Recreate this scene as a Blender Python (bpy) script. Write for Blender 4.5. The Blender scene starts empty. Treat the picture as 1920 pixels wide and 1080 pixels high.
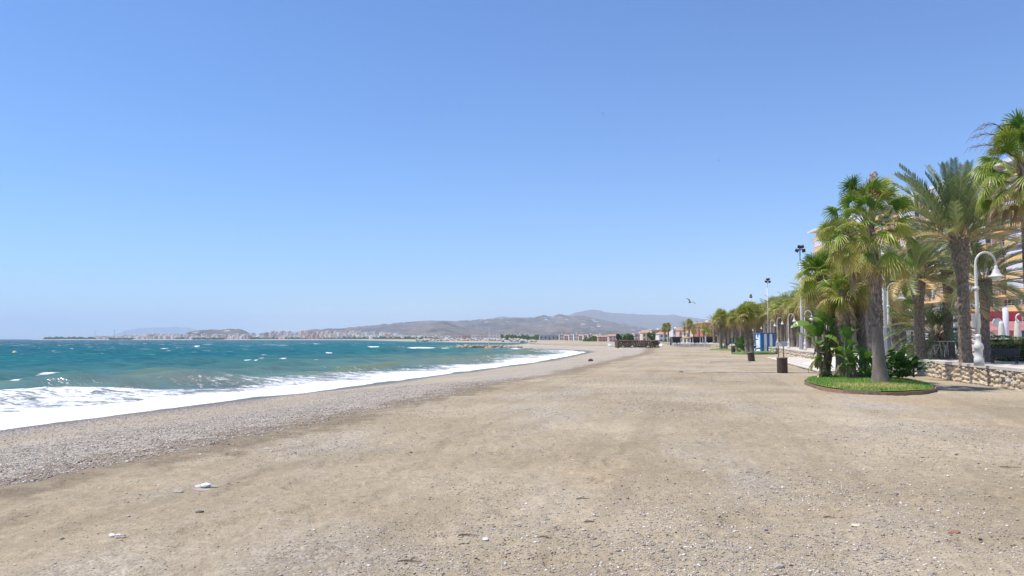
import bpy, bmesh, math, random
import numpy as np
from mathutils import Vector, Matrix
R = math.radians
PI = math.pi
random.seed(7)
sc = bpy.context.scene
col = sc.collection

# ------------------------------------------------------------------ camera
F = 28.0
PITCH = math.atan(95.5 / (1920 * F / 36.0))
cam_d = bpy.data.cameras.new('camera'); cam = bpy.data.objects.new('camera', cam_d)
col.objects.link(cam); sc.camera = cam
cam_d.lens = F; cam_d.sensor_width = 36.0
cam_d.clip_start = 0.2; cam_d.clip_end = 60000
cam.location = (0, 0, 2.0); cam.rotation_euler = (PI / 2 + PITCH, 0, 0)
# ------------------------------------------------------------------ sky and sun
SUN_EL, SUN_AZ = 66.0, math.atan2(-1.0, 0.03)       # azimuth from +Y towards +X
sd = Vector((math.cos(R(SUN_EL)) * math.sin(SUN_AZ), math.cos(R(SUN_EL)) * math.cos(SUN_AZ), math.sin(R(SUN_EL))))
W = bpy.data.worlds.new("World"); sc.world = W; W.use_nodes = True
wn = W.node_tree; bg = wn.nodes['Background']
sky = wn.nodes.new('ShaderNodeTexSky'); sky.sky_type = 'NISHITA'; sky.sun_disc = False
sky.sun_elevation = R(SUN_EL); sky.sun_rotation = SUN_AZ
sky.altitude = 0; sky.air_density = 1.0; sky.dust_density = 0.35; sky.ozone_density = 2.2
tint = wn.nodes.new('ShaderNodeMix'); tint.data_type = 'RGBA'; tint.blend_type = 'MULTIPLY'; tint.inputs[0].default_value = 1
tint.inputs[7].default_value = (.55, .765, 1.07, 1)
wn.links.new(sky.outputs[0], tint.inputs[6]); wn.links.new(tint.outputs[2], bg.inputs[0]); bg.inputs[1].default_value = 0.138
sl = bpy.data.lights.new('sun', 'SUN'); sl.energy = 4.9; sl.angle = R(0.5); sl.color = (1.0, 0.94, 0.86)
so = bpy.data.objects.new('sun', sl); col.objects.link(so)
so.rotation_euler = sd.to_track_quat('Z', 'Y').to_euler(); so.location = (0, 0, 60)
sc.view_settings.view_transform = 'Standard'; sc.view_settings.look = 'None'
sc.view_settings.exposure = 0.21; sc.view_settings.gamma = 1.0; sc.view_settings.use_curve_mapping = False
sc.cycles.max_bounces = 6; sc.cycles.volume_bounces = 1; sc.cycles.transparent_max_bounces = 8

# ------------------------------------------------------------------ small tools
FPX = 1920 * F / 36.0
CP, SP = math.cos(PITCH), math.sin(PITCH)
def ray(px, py):
    u = (px - 960) / FPX; v = -(py - 540) / FPX
    return Vector((u, CP - v * SP, SP + v * CP))
def gp(px, py, z=0.0):                       # where the sight line of the survey photo meets height z
    d = ray(px, py); t = (z - 2.0) / d.z
    return (d.x * t, d.y * t)
def xat(px, Y, z=1.0):
    return (px - 960) / FPX * (Y * CP + (z - 2) * SP)
def zat(py, Y):
    d = ray(960, py); return 2.0 + d.z * Y / d.y

def tag(o, label=None, cat=None, group=None, kind=None):
    if label: o['label'] = label
    if cat: o['category'] = cat
    if group: o['group'] = group
    if kind: o['kind'] = kind
    return o
def empty(name, loc, rz=0.0, label=None, cat=None, group=None):
    o = bpy.data.objects.new(name, None); col.objects.link(o); o.empty_display_size = 0.3
    o.location = loc; o.rotation_euler = (0, 0, rz)
    return tag(o, label, cat, group)
def meshobj(name, me, parent=None, loc=None):
    o = bpy.data.objects.new(name, me); col.objects.link(o)
    if parent is not None: o.parent = parent
    if loc is not None: o.location = loc
    return o
KIDS = {}
def copy_tree(o, loc=None, rz=None, scale=None, label=None, group=None, cat=None):
    c = o.copy(); col.objects.link(c)
    for ch in list(o.children):
        d = ch.copy(); col.objects.link(d); d.parent = c
        for g in list(ch.children):
            e = g.copy(); col.objects.link(e); e.parent = d
    if loc is not None: c.location = loc
    if rz is not None: c.rotation_euler = (0, 0, rz)
    if scale is not None: c.scale = scale if hasattr(scale, '__len__') else (scale,) * 3
    if label: c['label'] = label
    if group: c['group'] = group
    if cat: c['category'] = cat
    return c

class MB:
    def __init__(s): s.v = []; s.f = []; s.m = []; s.t = []
    def pts(s, P, tint=0.0):
        n = len(s.v); s.v.extend([tuple(p) for p in P]); s.t.extend([tint] * len(P)); return n
    def face(s, idx, m=0): s.f.append(tuple(idx)); s.m.append(m)
    def box(s, c, d, m=0, rz=0.0, M=None):
        hx, hy, hz = d[0] / 2, d[1] / 2, d[2] / 2
        P = [Vector((x, y, z)) for z in (-hz, hz) for x, y in ((-hx, -hy), (hx, -hy), (hx, hy), (-hx, hy))]
        Q = Matrix.Rotation(rz, 3, 'Z') if M is None else M
        n = s.pts([Q @ p + Vector(c) for p in P])
        for q in ((3, 2, 1, 0), (4, 5, 6, 7), (0, 1, 5, 4), (1, 2, 6, 5), (2, 3, 7, 6), (3, 0, 4, 7)):
            s.face([n + i for i in q], m)
    def tube(s, path, rad, k=8, m=0, cap=True, tint=0.0):
        path = [Vector(p) for p in path]; N = len(path)
        if not hasattr(rad, '__len__'): rad = [rad] * N
        up = None; n0 = len(s.v)
        for i, p in enumerate(path):
            a = path[max(i - 1, 0)]; b = path[min(i + 1, N - 1)]
            t = (b - a).normalized() if (b - a).length > 1e-9 else Vector((0, 0, 1))
            if up is None:
                up = Vector((1, 0, 0)) if abs(t.x) < .8 else Vector((0, 1, 0))
            x = (up - t * up.dot(t)).normalized(); y = t.cross(x); up = x
            s.pts([p + (x * math.cos(2 * PI * j / k) + y * math.sin(2 * PI * j / k)) * rad[i] for j in range(k)], tint)
        for i in range(N - 1):
            for j in range(k):
                a = n0 + i * k + j; b = n0 + i * k + (j + 1) % k
                s.face((a, b, b + k, a + k), m)
        if cap:
            s.face([n0 + j for j in range(k)][::-1], m); s.face([n0 + (N - 1) * k + j for j in range(k)], m)
    def lathe(s, prof, c=(0, 0, 0), k=16, m=0):     # prof: (r, z)
        s.tube([(c[0], c[1], c[2] + z) for r, z in prof], [max(r, .001) for r, z in prof], k, m)
    def prism(s, poly, z0, z1, m=0, mtop=None):
        n = len(poly); a = s.pts([(x, y, z0) for x, y in poly]); b = s.pts([(x, y, z1) for x, y in poly])
        for i in range(n):
            j = (i + 1) % n; s.face((a + i, a + j, b + j, b + i), m)
        s.face([b + i for i in range(n)], m if mtop is None else mtop); s.face([a + i for i in range(n)][::-1], m)
    def build(s, name, mats, parent=None, loc=None, smooth=False, tint=False):
        me = bpy.data.meshes.new(name); me.from_pydata(s.v, [], s.f)
        if not isinstance(mats, (list, tuple)): mats = [mats]
        for x in mats: me.materials.append(x)
        if len(mats) > 1: me.polygons.foreach_set('material_index', s.m)
        if smooth: me.polygons.foreach_set('use_smooth', [True] * len(s.f))
        if tint:
            a = me.attributes.new('tint', 'FLOAT', 'POINT'); a.data.foreach_set('value', s.t)
        me.update()
        return meshobj(name, me, parent, loc)

# ---- value noise (numpy)
def _h(ix, iy, seed):
    n = (ix.astype(np.int64) * 374761393 + iy.astype(np.int64) * 668265263 + seed * 974711) & 0x7fffffff
    n = ((n ^ (n >> 13)) * 1274126177) & 0x7fffffff
    return ((n ^ (n >> 16)) & 0xffff) / 65535.0
def vnoise(x, y, seed=0):
    ix = np.floor(x); iy = np.floor(y); fx = x - ix; fy = y - iy
    fx = fx * fx * (3 - 2 * fx); fy = fy * fy * (3 - 2 * fy)
    a = _h(ix, iy, seed); b = _h(ix + 1, iy, seed); c = _h(ix, iy + 1, seed); d = _h(ix + 1, iy + 1, seed)
    return (a + (b - a) * fx) * (1 - fy) + (c + (d - c) * fx) * fy
def fbm(x, y, seed=0, o=4):
    r = 0; a = .5
    for i in range(o):
        r = r + a * (vnoise(x, y, seed + i * 17) - .5); x = x * 2.03; y = y * 2.03; a *= .5
    return r

# ------------------------------------------------------------------ materials
def mat(name):
    m = bpy.data.materials.new(name); m.use_nodes = True
    return m, m.node_tree.nodes, m.node_tree.links, m.node_tree.nodes['Principled BSDF']
def N(nodes, t, **kw):
    n = nodes.new('ShaderNode' + t)
    for k, v in kw.items():
        if k.startswith('i_'): n.inputs[k[2:].replace('_', ' ')].default_value = v
        else: setattr(n, k, v)
    return n
def ramp(nodes, stops, interp='LINEAR'):
    r = nodes.new('ShaderNodeValToRGB'); e = r.color_ramp; e.interpolation = interp
    while len(e.elements) < len(stops): e.elements.new(.5)
    for i, (p, c) in enumerate(stops):
        e.elements[i].position = p
        e.elements[i].color = (c[0], c[1], c[2], 1) if hasattr(c, '__len__') else (c, c, c, 1)
    return r
def math_n(nodes, links, op, a, b=None, c=None, clamp=False):
    n = nodes.new('ShaderNodeMath'); n.operation = op; n.use_clamp = clamp
    for i, x in enumerate((a, b, c)):
        if x is None: continue
        if isinstance(x, (int, float)): n.inputs[i].default_value = x
        else: links.new(x, n.inputs[i])
    return n.outputs[0]
def mixc(nodes, links, fac, a, b):
    n = nodes.new('ShaderNodeMix'); n.data_type = 'RGBA'
    for i, x in ((0, fac), (6, a), (7, b)):
        if isinstance(x, (int, float)): n.inputs[i].default_value = x
        elif isinstance(x, tuple): n.inputs[i].default_value = (x[0], x[1], x[2], 1)
        else: links.new(x, n.inputs[i])
    return n.outputs[2]
def noise(nodes, links, vec, scale, detail=3, rough=.55, dist=0):
    n = N(nodes, 'TexNoise'); n.inputs['Scale'].default_value = scale; n.inputs['Detail'].default_value = detail
    n.inputs['Roughness'].default_value = rough; n.inputs['Distortion'].default_value = dist
    if vec is not None: links.new(vec, n.inputs['Vector'])
    return n.outputs['Fac']
def mapv(nodes, links, vec, scale=(1, 1, 1), rot=(0, 0, 0)):
    if any(rot):                                  # turn first, then stretch
        q = nodes.new('ShaderNodeMapping'); q.inputs['Rotation'].default_value = rot; links.new(vec, q.inputs['Vector']); vec = q.outputs[0]
    n = nodes.new('ShaderNodeMapping'); n.inputs['Scale'].default_value = scale
    links.new(vec, n.inputs['Vector']); return n.outputs[0]
def simple(name, c1, c2=None, scale=6, rough=.7, bump=0.0, metal=0.0, bscale=None, stretch=None):
    m, nd, lk, b = mat(name)
    b.inputs['Roughness'].default_value = rough; b.inputs['Metallic'].default_value = metal
    tc = N(nd, 'TexCoord'); v = tc.outputs['Object']
    if stretch: v = mapv(nd, lk, v, stretch)
    if c2 is None: c2 = tuple(x * .75 for x in c1)
    n = noise(nd, lk, v, scale, 5, .65)
    r = ramp(nd, [(.32, c2), (.68, c1)]); lk.new(n, r.inputs[0]); lk.new(r.outputs[0], b.inputs['Base Color'])
    if bump:
        n2 = noise(nd, lk, v, bscale or scale * 4, 4, .7)
        bp = N(nd, 'Bump'); bp.inputs['Strength'].default_value = bump; bp.inputs['Distance'].default_value = .03
        lk.new(n2, bp.inputs['Height']); lk.new(bp.outputs[0], b.inputs['Normal'])
    return m

# ------------------------------------------------------------------ coast line
COAST = np.array([(-120, -260), (-62, -120), (-36, -40), (-26, 5), (-19.8, 30.7), (-16.6, 44.3), (-13.6, 52), (-8, 74.6), (-3.6, 92),
    (3.2, 119), (10.4, 158), (16, 190), (19, 208), (17.5, 232), (10.3, 258), (4, 272), (-3, 300), (-8, 345), (-6, 400), (10, 450), (30, 492),
    (38, 550), (34, 610), (12, 690), (-50, 770), (-112, 990), (-232, 1480), (-450, 2350), (-800, 2560), (-1360, 2640), (-1560, 2660), (-1660, 2720),
    (-1600, 3100), (-1500, 5200), (-2600, 9000), (-5000, 14000)], float)
def sdist(x, y):
    best = np.full(x.shape, 1e18)
    inside = np.zeros(x.shape, bool)
    C = COAST
    for i in range(len(C) - 1):
        ax, ay = C[i]; bx, by = C[i + 1]; dx, dy = bx - ax, by - ay
        t = np.clip(((x - ax) * dx + (y - ay) * dy) / (dx * dx + dy * dy), 0, 1)
        q = (x - ax - t * dx) ** 2 + (y - ay - t * dy) ** 2
        best = np.minimum(best, q)
        # count crossings of the horizontal ray towards -X : odd -> to the right of the coast
        cond = (ay > y) != (by > y)
        xc = ax + (y - ay) / (dy if abs(dy) > 1e-9 else 1e-9) * dx
        inside ^= cond & (xc < x)
    return np.sqrt(best) * np.where(inside, 1, -1)
def sstep(a, b, x):
    t = np.clip((x - a) / (b - a), 0, 1); return t * t * (3 - 2 * t)
WALL = [(9, -30), (13.5, 4), (16.7, 18), (19.45, 29.3), (23.6, 47), (29, 80), (35, 104), (42, 137), (47, 180), (52, 229), (56, 300), (58, 340)]
SEA = -1.5
def zland_s(x, y, s):
    sw = s + .8 * np.sin(x * .31 + y * .23) * sstep(0, 3, np.abs(s)) * .5 + fbm(x * .25, y * .25, 3, 2) * .9
    z = np.where(sw < 0, SEA + .12 * sw, SEA + .082 * np.minimum(sw, 17.5))
    z = np.where(sw > 17.5, -.065 + .065 * sstep(17.5, 23, sw), z)
    z = z + .035 * np.exp(-((sw - 4.8) / 1.2) ** 2) + .05 * np.exp(-((sw - 15) / 1.4) ** 2)
    g = sstep(3, 12, s)
    z = z + g * (fbm(x * .09, y * .09, 5, 3) * .22 + fbm(x * .55, y * .55, 9, 3) * .085)
    far = sstep(560, 1300, y)
    z = z + far * 1.6 * sstep(0, 30, s)
    z = np.minimum(z, 1.7)
    return np.maximum(z, SEA - 2.5)
def zland(x, y):
    x = np.asarray([float(x)]); y = np.asarray([float(y)])
    s = sdist(x, y); d = np.hypot(x, y)
    return float((zland_s(x, y, s) + micro(x, y, s, d))[0])
def micro(x, y, s, d):
    k = np.clip(1 - (d - 14) / 30, 0, 1) * sstep(8, 14, s)
    u = x * .93 + y * .36; v = -x * .36 + y * .93
    rip = fbm(u * .9, v * 3.2, 21, 3) * .06 + fbm(x * 3.1, y * 3.1, 33, 3) * .05
    rip = rip - .035 * sstep(.66, .80, vnoise(x * 2.4, y * 2.0, 77)) - .03 * sstep(.62, .75, vnoise(x * 1.3 + 7, y * 1.5, 78))
    return rip * k
def polar_grid(th, r):
    T, RR = np.meshgrid(th, r); return RR * np.sin(T), RR * np.cos(T), RR
def grid_mesh(name, X, Y, Z, keep, attrs, m, smooth=True):
    ny, nx = X.shape
    idx = np.arange(nx * ny).reshape(ny, nx)
    q = np.stack([idx[:-1, :-1], idx[:-1, 1:], idx[1:, 1:], idx[1:, :-1]], -1).reshape(-1, 4)[:, ::-1]
    kp = keep.reshape(-1); ok = kp[q].any(1); q = q[ok]
    used = np.zeros(nx * ny, bool); used[q.reshape(-1)] = True
    rm = np.cumsum(used) - 1; q = rm[q]
    co = np.stack([X.reshape(-1)[used], Y.reshape(-1)[used], Z.reshape(-1)[used]], 1).astype(np.float32)
    me = bpy.data.meshes.new(name)
    me.vertices.add(len(co)); me.vertices.foreach_set('co', co.ravel())
    me.loops.add(q.size); me.loops.foreach_set('vertex_index', q.ravel().astype(np.int32))
    me.polygons.add(len(q)); me.polygons.foreach_set('loop_start', np.arange(0, q.size, 4, dtype=np.int32))
    me.polygons.foreach_set('loop_total', np.full(len(q), 4, np.int32))
    for k, A in attrs.items():
        a = me.attributes.new(k, 'FLOAT', 'POINT'); a.data.foreach_set('value', A.reshape(-1)[used].astype(np.float32))
    me.update(calc_edges=True); me.validate()
    me.polygons.foreach_set('use_smooth', np.full(len(me.polygons), smooth))
    me.materials.append(m)
    return meshobj(name, me)

# ---- ground material
def sand_mat():
    m, nd, lk, b = mat('sand_and_gravel')
    tc = N(nd, 'TexCoord'); P = tc.outputs['Object']
    at = N(nd, 'Attribute'); at.attribute_name = 's'; s0 = at.outputs['Fac']
    big = noise(nd, lk, P, .35, 4, .6)
    mid = noise(nd, lk, P, 1.3, 4, .65)
    s = math_n(nd, lk, 'ADD', s0, math_n(nd, lk, 'MULTIPLY', math_n(nd, lk, 'SUBTRACT', big, .5), 5.0))
    s = math_n(nd, lk, 'ADD', s, math_n(nd, lk, 'MULTIPLY', math_n(nd, lk, 'SUBTRACT', mid, .5), 4.5))
    # zones
    wet = math_n(nd, lk, 'SUBTRACT', 1.0, math_n(nd, lk, 'MULTIPLY_ADD', s0, .36, math_n(nd, lk, 'MULTIPLY_ADD', mid, 1.0, -1.0), clamp=True), clamp=True)
    def win(a, b_, c, d):      # rises a..b, falls c..d
        r = N(nd, 'MapRange'); r.inputs[1].default_value = a; r.inputs[2].default_value = b_; r.interpolation_type = 'SMOOTHSTEP'; lk.new(s, r.inputs[0])
        q = N(nd, 'MapRange'); q.inputs[1].default_value = c; q.inputs[2].default_value = d; q.inputs[3].default_value = 1; q.inputs[4].default_value = 0
        q.interpolation_type = 'SMOOTHSTEP'; lk.new(s, q.inputs[0])
        return math_n(nd, lk, 'MULTIPLY', r.outputs[0], q.outputs[0])
    grav = win(-3, -1, 4.6, 5.6); sandstrip = None
    grav2 = win(8.2, 10.4, 15.0, 16.6)
    patch = noise(nd, lk, mapv(nd, lk, P, (1, .4, 1), (0, 0, .24)), .3, 4, .62)
    patch = ramp_out(nd, lk, patch, .50, .66)
    inl = N(nd, 'MapRange'); inl.inputs[1].default_value = 17; inl.inputs[2].default_value = 20; lk.new(s, inl.inputs[0])
    grav = math_n(nd, lk, 'MAXIMUM', grav, math_n(nd, lk, 'MULTIPLY', win(-3, -1, 12, 15), .40))
    gmask = math_n(nd, lk, 'MAXIMUM', grav, math_n(nd, lk, 'MULTIPLY', grav2, .8), clamp=True)
    gmask = math_n(nd, lk, 'MAXIMUM', gmask, math_n(nd, lk, 'MULTIPLY', math_n(nd, lk, 'MULTIPLY', patch, inl.outputs[0]), .62), clamp=True)
    # stones: voronoi cells
    vo = N(nd, 'TexVoronoi'); vo.inputs['Scale'].default_value = 26; lk.new(P, vo.inputs['Vector'])
    stone = ramp(nd, [(0, (.085, .07, .05)), (.2, (.23, .195, .155)), (.45, (.44, .375, .29)), (.68, (.60, .53, .43)), (.9, (.34, .27, .2)), (1, (.74, .72, .68))])
    sep = N(nd, 'SeparateColor'); lk.new(vo.outputs['Color'], sep.inputs[0]); lk.new(sep.outputs[0], stone.inputs[0])
    vo2 = N(nd, 'TexVoronoi'); vo2.inputs['Scale'].default_value = 9; lk.new(P, vo2.inputs['Vector'])
    sep2 = N(nd, 'SeparateColor'); lk.new(vo2.outputs['Color'], sep2.inputs[0])
    stone2 = ramp(nd, [(0, (.22, .205, .195)), (.5, (.46, .42, .38)), (1, (.64, .6, .55))]); lk.new(sep2.outputs[0], stone2.inputs[0])
    stonec = mixc(nd, lk, .35, stone.outputs[0], stone2.outputs[0])
    farm = ramp_out(nd, lk, noise(nd, lk, P, 3.2, 5, .75), .38, .62)
    stonec = mixc(nd, lk, math_n(nd, lk, 'MULTIPLY', farm, .35), stonec, (.52, .455, .37))
    gg = N(nd, 'Mix'); gg.data_type = 'RGBA'; gg.blend_type = 'MULTIPLY'; gg.inputs[0].default_value = 1; gg2 = ramp(nd, [(.36, .42), (.5, .95), (.66, 1.5)]); lk.new(noise(nd, lk, P, 6, 10, .88), gg2.inputs[0]); lk.new(stonec, gg.inputs[6]); lk.new(gg2.outputs[0], gg.inputs[7]); stonec = gg.outputs[2]
    fine = noise(nd, lk, P, 55, 3, .7)
    tone = noise(nd, lk, P, .16, 5, .6)
    sandc = ramp(nd, [(.30, (.305, .243, .156)), (.5, (.385, .312, .208)), (.7, (.50, .415, .29))]); lk.new(tone, sandc.inputs[0])
    warm = noise(nd, lk, mapv(nd, lk, P, (1, 1.0, 1)), .12, 3, .5)
    warmm = ramp_out(nd, lk, warm, .56, .68)
    sandc2 = mixc(nd, lk, math_n(nd, lk, 'MULTIPLY', warmm, .45), sandc.outputs[0], (.48, .34, .20))
    g2 = noise(nd, lk, P, 7, 10, .86)
    gr = ramp(nd, [(.33, .34), (.46, .86), (.55, 1.08), (.68, 1.75)]); lk.new(math_n(nd, lk, 'MULTIPLY_ADD', fine, .35, math_n(nd, lk, 'MULTIPLY', g2, .65)), gr.inputs[0])
    mul = N(nd, 'Mix'); mul.data_type = 'RGBA'; mul.blend_type = 'MULTIPLY'; mul.inputs[0].default_value = 1
    lk.new(sandc2, mul.inputs[6]); lk.new(gr.outputs[0], mul.inputs[7])
    # sparse dark debris and shells on sand
    sp = noise(nd, lk, P, 17, 2, .9)
    spm = ramp_out(nd, lk, sp, .63, .67)
    spd = ramp_out(nd, lk, noise(nd, lk, P, .45, 3, .6), .45, .62)
    c1 = mixc(nd, lk, math_n(nd, lk, 'MULTIPLY', math_n(nd, lk, 'MULTIPLY', spm, spd), .75), mul.outputs[2], (.15, .115, .075))
    c2 = mixc(nd, lk, gmask, c1, stonec)
    lines = noise(nd, lk, mapv(nd, lk, P, (1.2, .13, 1), (0, 0, .24)), .9, 4, .7)
    lm = ramp_out(nd, lk, lines, .53, .66)
    lines2 = noise(nd, lk, mapv(nd, lk, P, (1.0, .05, 1), (0, 0, .24)), .7, 4, .65)
    lm = math_n(nd, lk, 'MAXIMUM', lm, ramp_out(nd, lk, lines2, .56, .64), clamp=True)
    inz = win(14, 16, 30, 46)
    c2 = mixc(nd, lk, math_n(nd, lk, 'MULTIPLY', math_n(nd, lk, 'MULTIPLY', math_n(nd, lk, 'MULTIPLY', lm, inz), ramp_out(nd, lk, g2, .40, .52)), .36), c2, (.19, .145, .09))
    dl = win(15.2, 16.2, 17.0, 18.4)
    c2 = mixc(nd, lk, math_n(nd, lk, 'MULTIPLY', math_n(nd, lk, 'MULTIPLY', dl, ramp_out(nd, lk, g2, .38, .52)), .8), c2, (.16, .12, .075))
    pv_ = ramp_out(nd, lk, noise(nd, lk, P, 11, 6, .9), .60, .66)
    c2 = mixc(nd, lk, math_n(nd, lk, 'MULTIPLY', pv_, .45), c2, (.72, .66, .56))
    c3 = mixc(nd, lk, math_n(nd, lk, 'MULTIPLY', wet, .78), c2, (.10, .088, .075))
    lk.new(c3, b.inputs['Base Color'])
    ro = math_n(nd, lk, 'MULTIPLY_ADD', wet, -.4, .92); lk.new(ro, b.inputs['Roughness'])
    b.inputs['Specular IOR Level'].default_value = .25
    # bump
    h = math_n(nd, lk, 'ADD', math_n(nd, lk, 'MULTIPLY', vo.outputs['Distance'], math_n(nd, lk, 'MULTIPLY', gmask, -.9)),
               math_n(nd, lk, 'MULTIPLY', fine, .28))
    h = math_n(nd, lk, 'ADD', h, math_n(nd, lk, 'MULTIPLY', noise(nd, lk, P, 9, 4, .7), .9))
    bp = N(nd, 'Bump'); bp.inputs['Strength'].default_value = .75; bp.inputs['Distance'].default_value = .07
    lk.new(h, bp.inputs['Height']); lk.new(bp.outputs[0], b.inputs['Normal'])
    return m
def ramp_out(nd, lk, x, a, b_):
    r = N(nd, 'MapRange'); r.inputs[1].default_value = a; r.inputs[2].default_value = b_; lk.new(x, r.inputs[0]); return r.outputs[0]

# ---- beach and inland ground, one sheet
def angles(fine_lo, fine_hi, df, dc):
    a = list(np.arange(fine_lo, fine_hi, df)); b_ = list(np.arange(fine_hi, fine_lo + 360, dc)); b_.append(fine_lo + 360)
    return np.radians(np.array(a + b_))
th = angles(-44, 44, .16, 3.0)
r = np.concatenate([[0.3], np.geomspace(1.5, 90, 470), np.geomspace(91, 16000, 330)])
X, Y, RR = polar_grid(th, r)
S = sdist(X, Y)
Z = zland_s(X, Y, S) + micro(X, Y, S, RR)
MS = sand_mat()
ground = grid_mesh('beach', X, Y, Z, S > -9, {'s': S}, MS); tag(ground, kind='structure')

# ---- sea
def sea_mat():
    m, nd, lk, b = mat('sea_water')
    tc = N(nd, 'TexCoord'); P = tc.outputs['Object']
    a1 = N(nd, 'Attribute'); a1.attribute_name = 's'; a2 = N(nd, 'Attribute'); a2.attribute_name = 'foam'
    a3 = N(nd, 'Attribute'); a3.attribute_name = 'crest'
    off = math_n(nd, lk, 'MULTIPLY', a1.outputs['Fac'], -1.0)
    big = noise(nd, lk, mapv(nd, lk, P, (.35, 1, 1)), .02, 4, .6)
    bigm = math_n(nd, lk, 'MULTIPLY_ADD', math_n(nd, lk, 'SUBTRACT', big, .5), 60, off)
    lg = math_n(nd, lk, 'LOGARITHM', math_n(nd, lk, 'MAXIMUM', bigm, 2.0), 10)     # 0.3 .. 3.5
    fac = math_n(nd, lk, 'MULTIPLY', lg, .28)
    cr = ramp(nd, [(.20, (.20, .24, .20)), (.33, (.085, .20, .195)), (.43, (.016, .14, .14)), (.54, (.004, .115, .12)), (.66, (.002, .078, .105)), (.80, (.002, .045, .085)), (1, (.002, .035, .075))])
    lk.new(fac, cr.inputs[0])
    streak = noise(nd, lk, mapv(nd, lk, P, (.10, .55, 1), (0, 0, .12)), .55, 5, .7)
    sm = ramp_out(nd, lk, streak, .35, .68)
    st2 = noise(nd, lk, mapv(nd, lk, P, (.22, .9, 1), (0, 0, .1)), 1.6, 5, .75)
    st3 = noise(nd, lk, mapv(nd, lk, P, (.3, .8, 1), (0, 0, .1)), .09, 6, .8)
    st2 = math_n(nd, lk, 'MAXIMUM', ramp_out(nd, lk, st2, .48, .64), math_n(nd, lk, 'MULTIPLY', ramp_out(nd, lk, st3, .5, .68), ramp_out(nd, lk, off, 60, 200)))
    cc = mixc(nd, lk, math_n(nd, lk, 'MULTIPLY', sm, .65), cr.outputs[0], (.004, .05, .095))
    cc = mixc(nd, lk, math_n(nd, lk, 'MULTIPLY', st2, .42), cc, (.05, .24, .25))
    # wave crests near the shore take an olive water colour
    near = ramp_out(nd, lk, off, 60, 8)
    crest = ramp_out(nd, lk, a3.outputs['Fac'], .15, .8)
    cc = mixc(nd, lk, math_n(nd, lk, 'MULTIPLY', math_n(nd, lk, 'MULTIPLY', near, crest), .75), cc, (.16, .185, .09))
    # foam
    f1 = noise(nd, lk, mapv(nd, lk, P, (.55, 1.1, 1), (0, 0, .15)), 1.1, 7, .72, .8)
    f2 = noise(nd, lk, mapv(nd, lk, P, (.5, 1.2, 1)), 5.0, 4, .7)
    ff = math_n(nd, lk, 'MULTIPLY_ADD', f2, .35, math_n(nd, lk, 'MULTIPLY', f1, .65))
    thr = math_n(nd, lk, 'SUBTRACT', 1.0, a2.outputs['Fac'])     # foam 1 -> all white
    fm = math_n(nd, lk, 'MULTIPLY', math_n(nd, lk, 'SUBTRACT', ff, math_n(nd, lk, 'MULTIPLY_ADD', thr, .62, .16)), 11.0, clamp=True)
    # whitecaps far out
    wc = noise(nd, lk, mapv(nd, lk, P, (.45, 1.0, 1), (0, 0, .1)), .16, 5, .72, .3)
    wcm = ramp_out(nd, lk, wc, .60, .635)
    wfar = ramp_out(nd, lk, off, 60, 180)
    wcm = math_n(nd, lk, 'MULTIPLY', wcm, wfar)
    wc2 = noise(nd, lk, mapv(nd, lk, P, (.6, 1.0, 1), (0, 0, .1)), .045, 6, .8)
    wcm2 = math_n(nd, lk, 'MULTIPLY', ramp_out(nd, lk, wc2, .60, .64), ramp_out(nd, lk, off, 300, 700))
    fm = math_n(nd, lk, 'MAXIMUM', fm, math_n(nd, lk, 'MULTIPLY', math_n(nd, lk, 'MAXIMUM', wcm, wcm2), .8), clamp=True)
    cf = mixc(nd, lk, fm, cc, (.86, .87, .88))
    lk.new(cf, b.inputs['Base Color'])
    lk.new(math_n(nd, lk, 'MULTIPLY_ADD', fm, .6, .2), b.inputs['Roughness'])
    b.inputs['Specular IOR Level'].default_value = 0.0
    gl = N(nd, 'BsdfGlossy'); gl.inputs['Roughness'].default_value = .19; fr = N(nd, 'Fresnel'); fr.inputs['IOR'].default_value = 1.33
    mx = N(nd, 'MixShader'); fq = math_n(nd, lk, 'MULTIPLY', math_n(nd, lk, 'MINIMUM', fr.outputs[0], .12), math_n(nd, lk, 'MULTIPLY_ADD', fm, -.9, 1.0))
    lk.new(fq, mx.inputs[0]); lk.new(b.outputs[0], mx.inputs[1]); lk.new(gl.outputs[0], mx.inputs[2]); lk.new(mx.outputs[0], nd['Material Output'].inputs['Surface'])
    h1 = noise(nd, lk, mapv(nd, lk, P, (.7, 1.2, 1), (0, 0, .3)), .9, 5, .65)
    h2 = noise(nd, lk, mapv(nd, lk, P, (.6, 1.0, 1), (0, 0, .2)), .12, 5, .7)
    far = ramp_out(nd, lk, off, 60, 400)
    h = math_n(nd, lk, 'MULTIPLY_ADD', h2, math_n(nd, lk, 'MULTIPLY', far, 5.0), math_n(nd, lk, 'MULTIPLY', h1, .34))
    h = math_n(nd, lk, 'ADD', h, math_n(nd, lk, 'MULTIPLY', math_n(nd, lk, 'MULTIPLY', fm, f2), .5))
    bp = N(nd, 'Bump'); bp.inputs['Strength'].default_value = 1.0; bp.inputs['Distance'].default_value = .38
    lk.new(h, bp.inputs['Height']); lk.new(bp.outputs[0], b.inputs['Normal']); lk.new(bp.outputs[0], gl.inputs['Normal']); lk.new(bp.outputs[0], fr.inputs['Normal'])
    return m
th = angles(-42, 16, .11, 3.0)
r = np.concatenate([np.geomspace(9, 400, 560), np.geomspace(404, 16000, 210)])
X, Y, RR = polar_grid(th, r)
S = sdist(X, Y)
rng = np.random.RandomState(4)
Zw = np.zeros_like(X)
cell = np.maximum(RR * .0072, .02)
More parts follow.
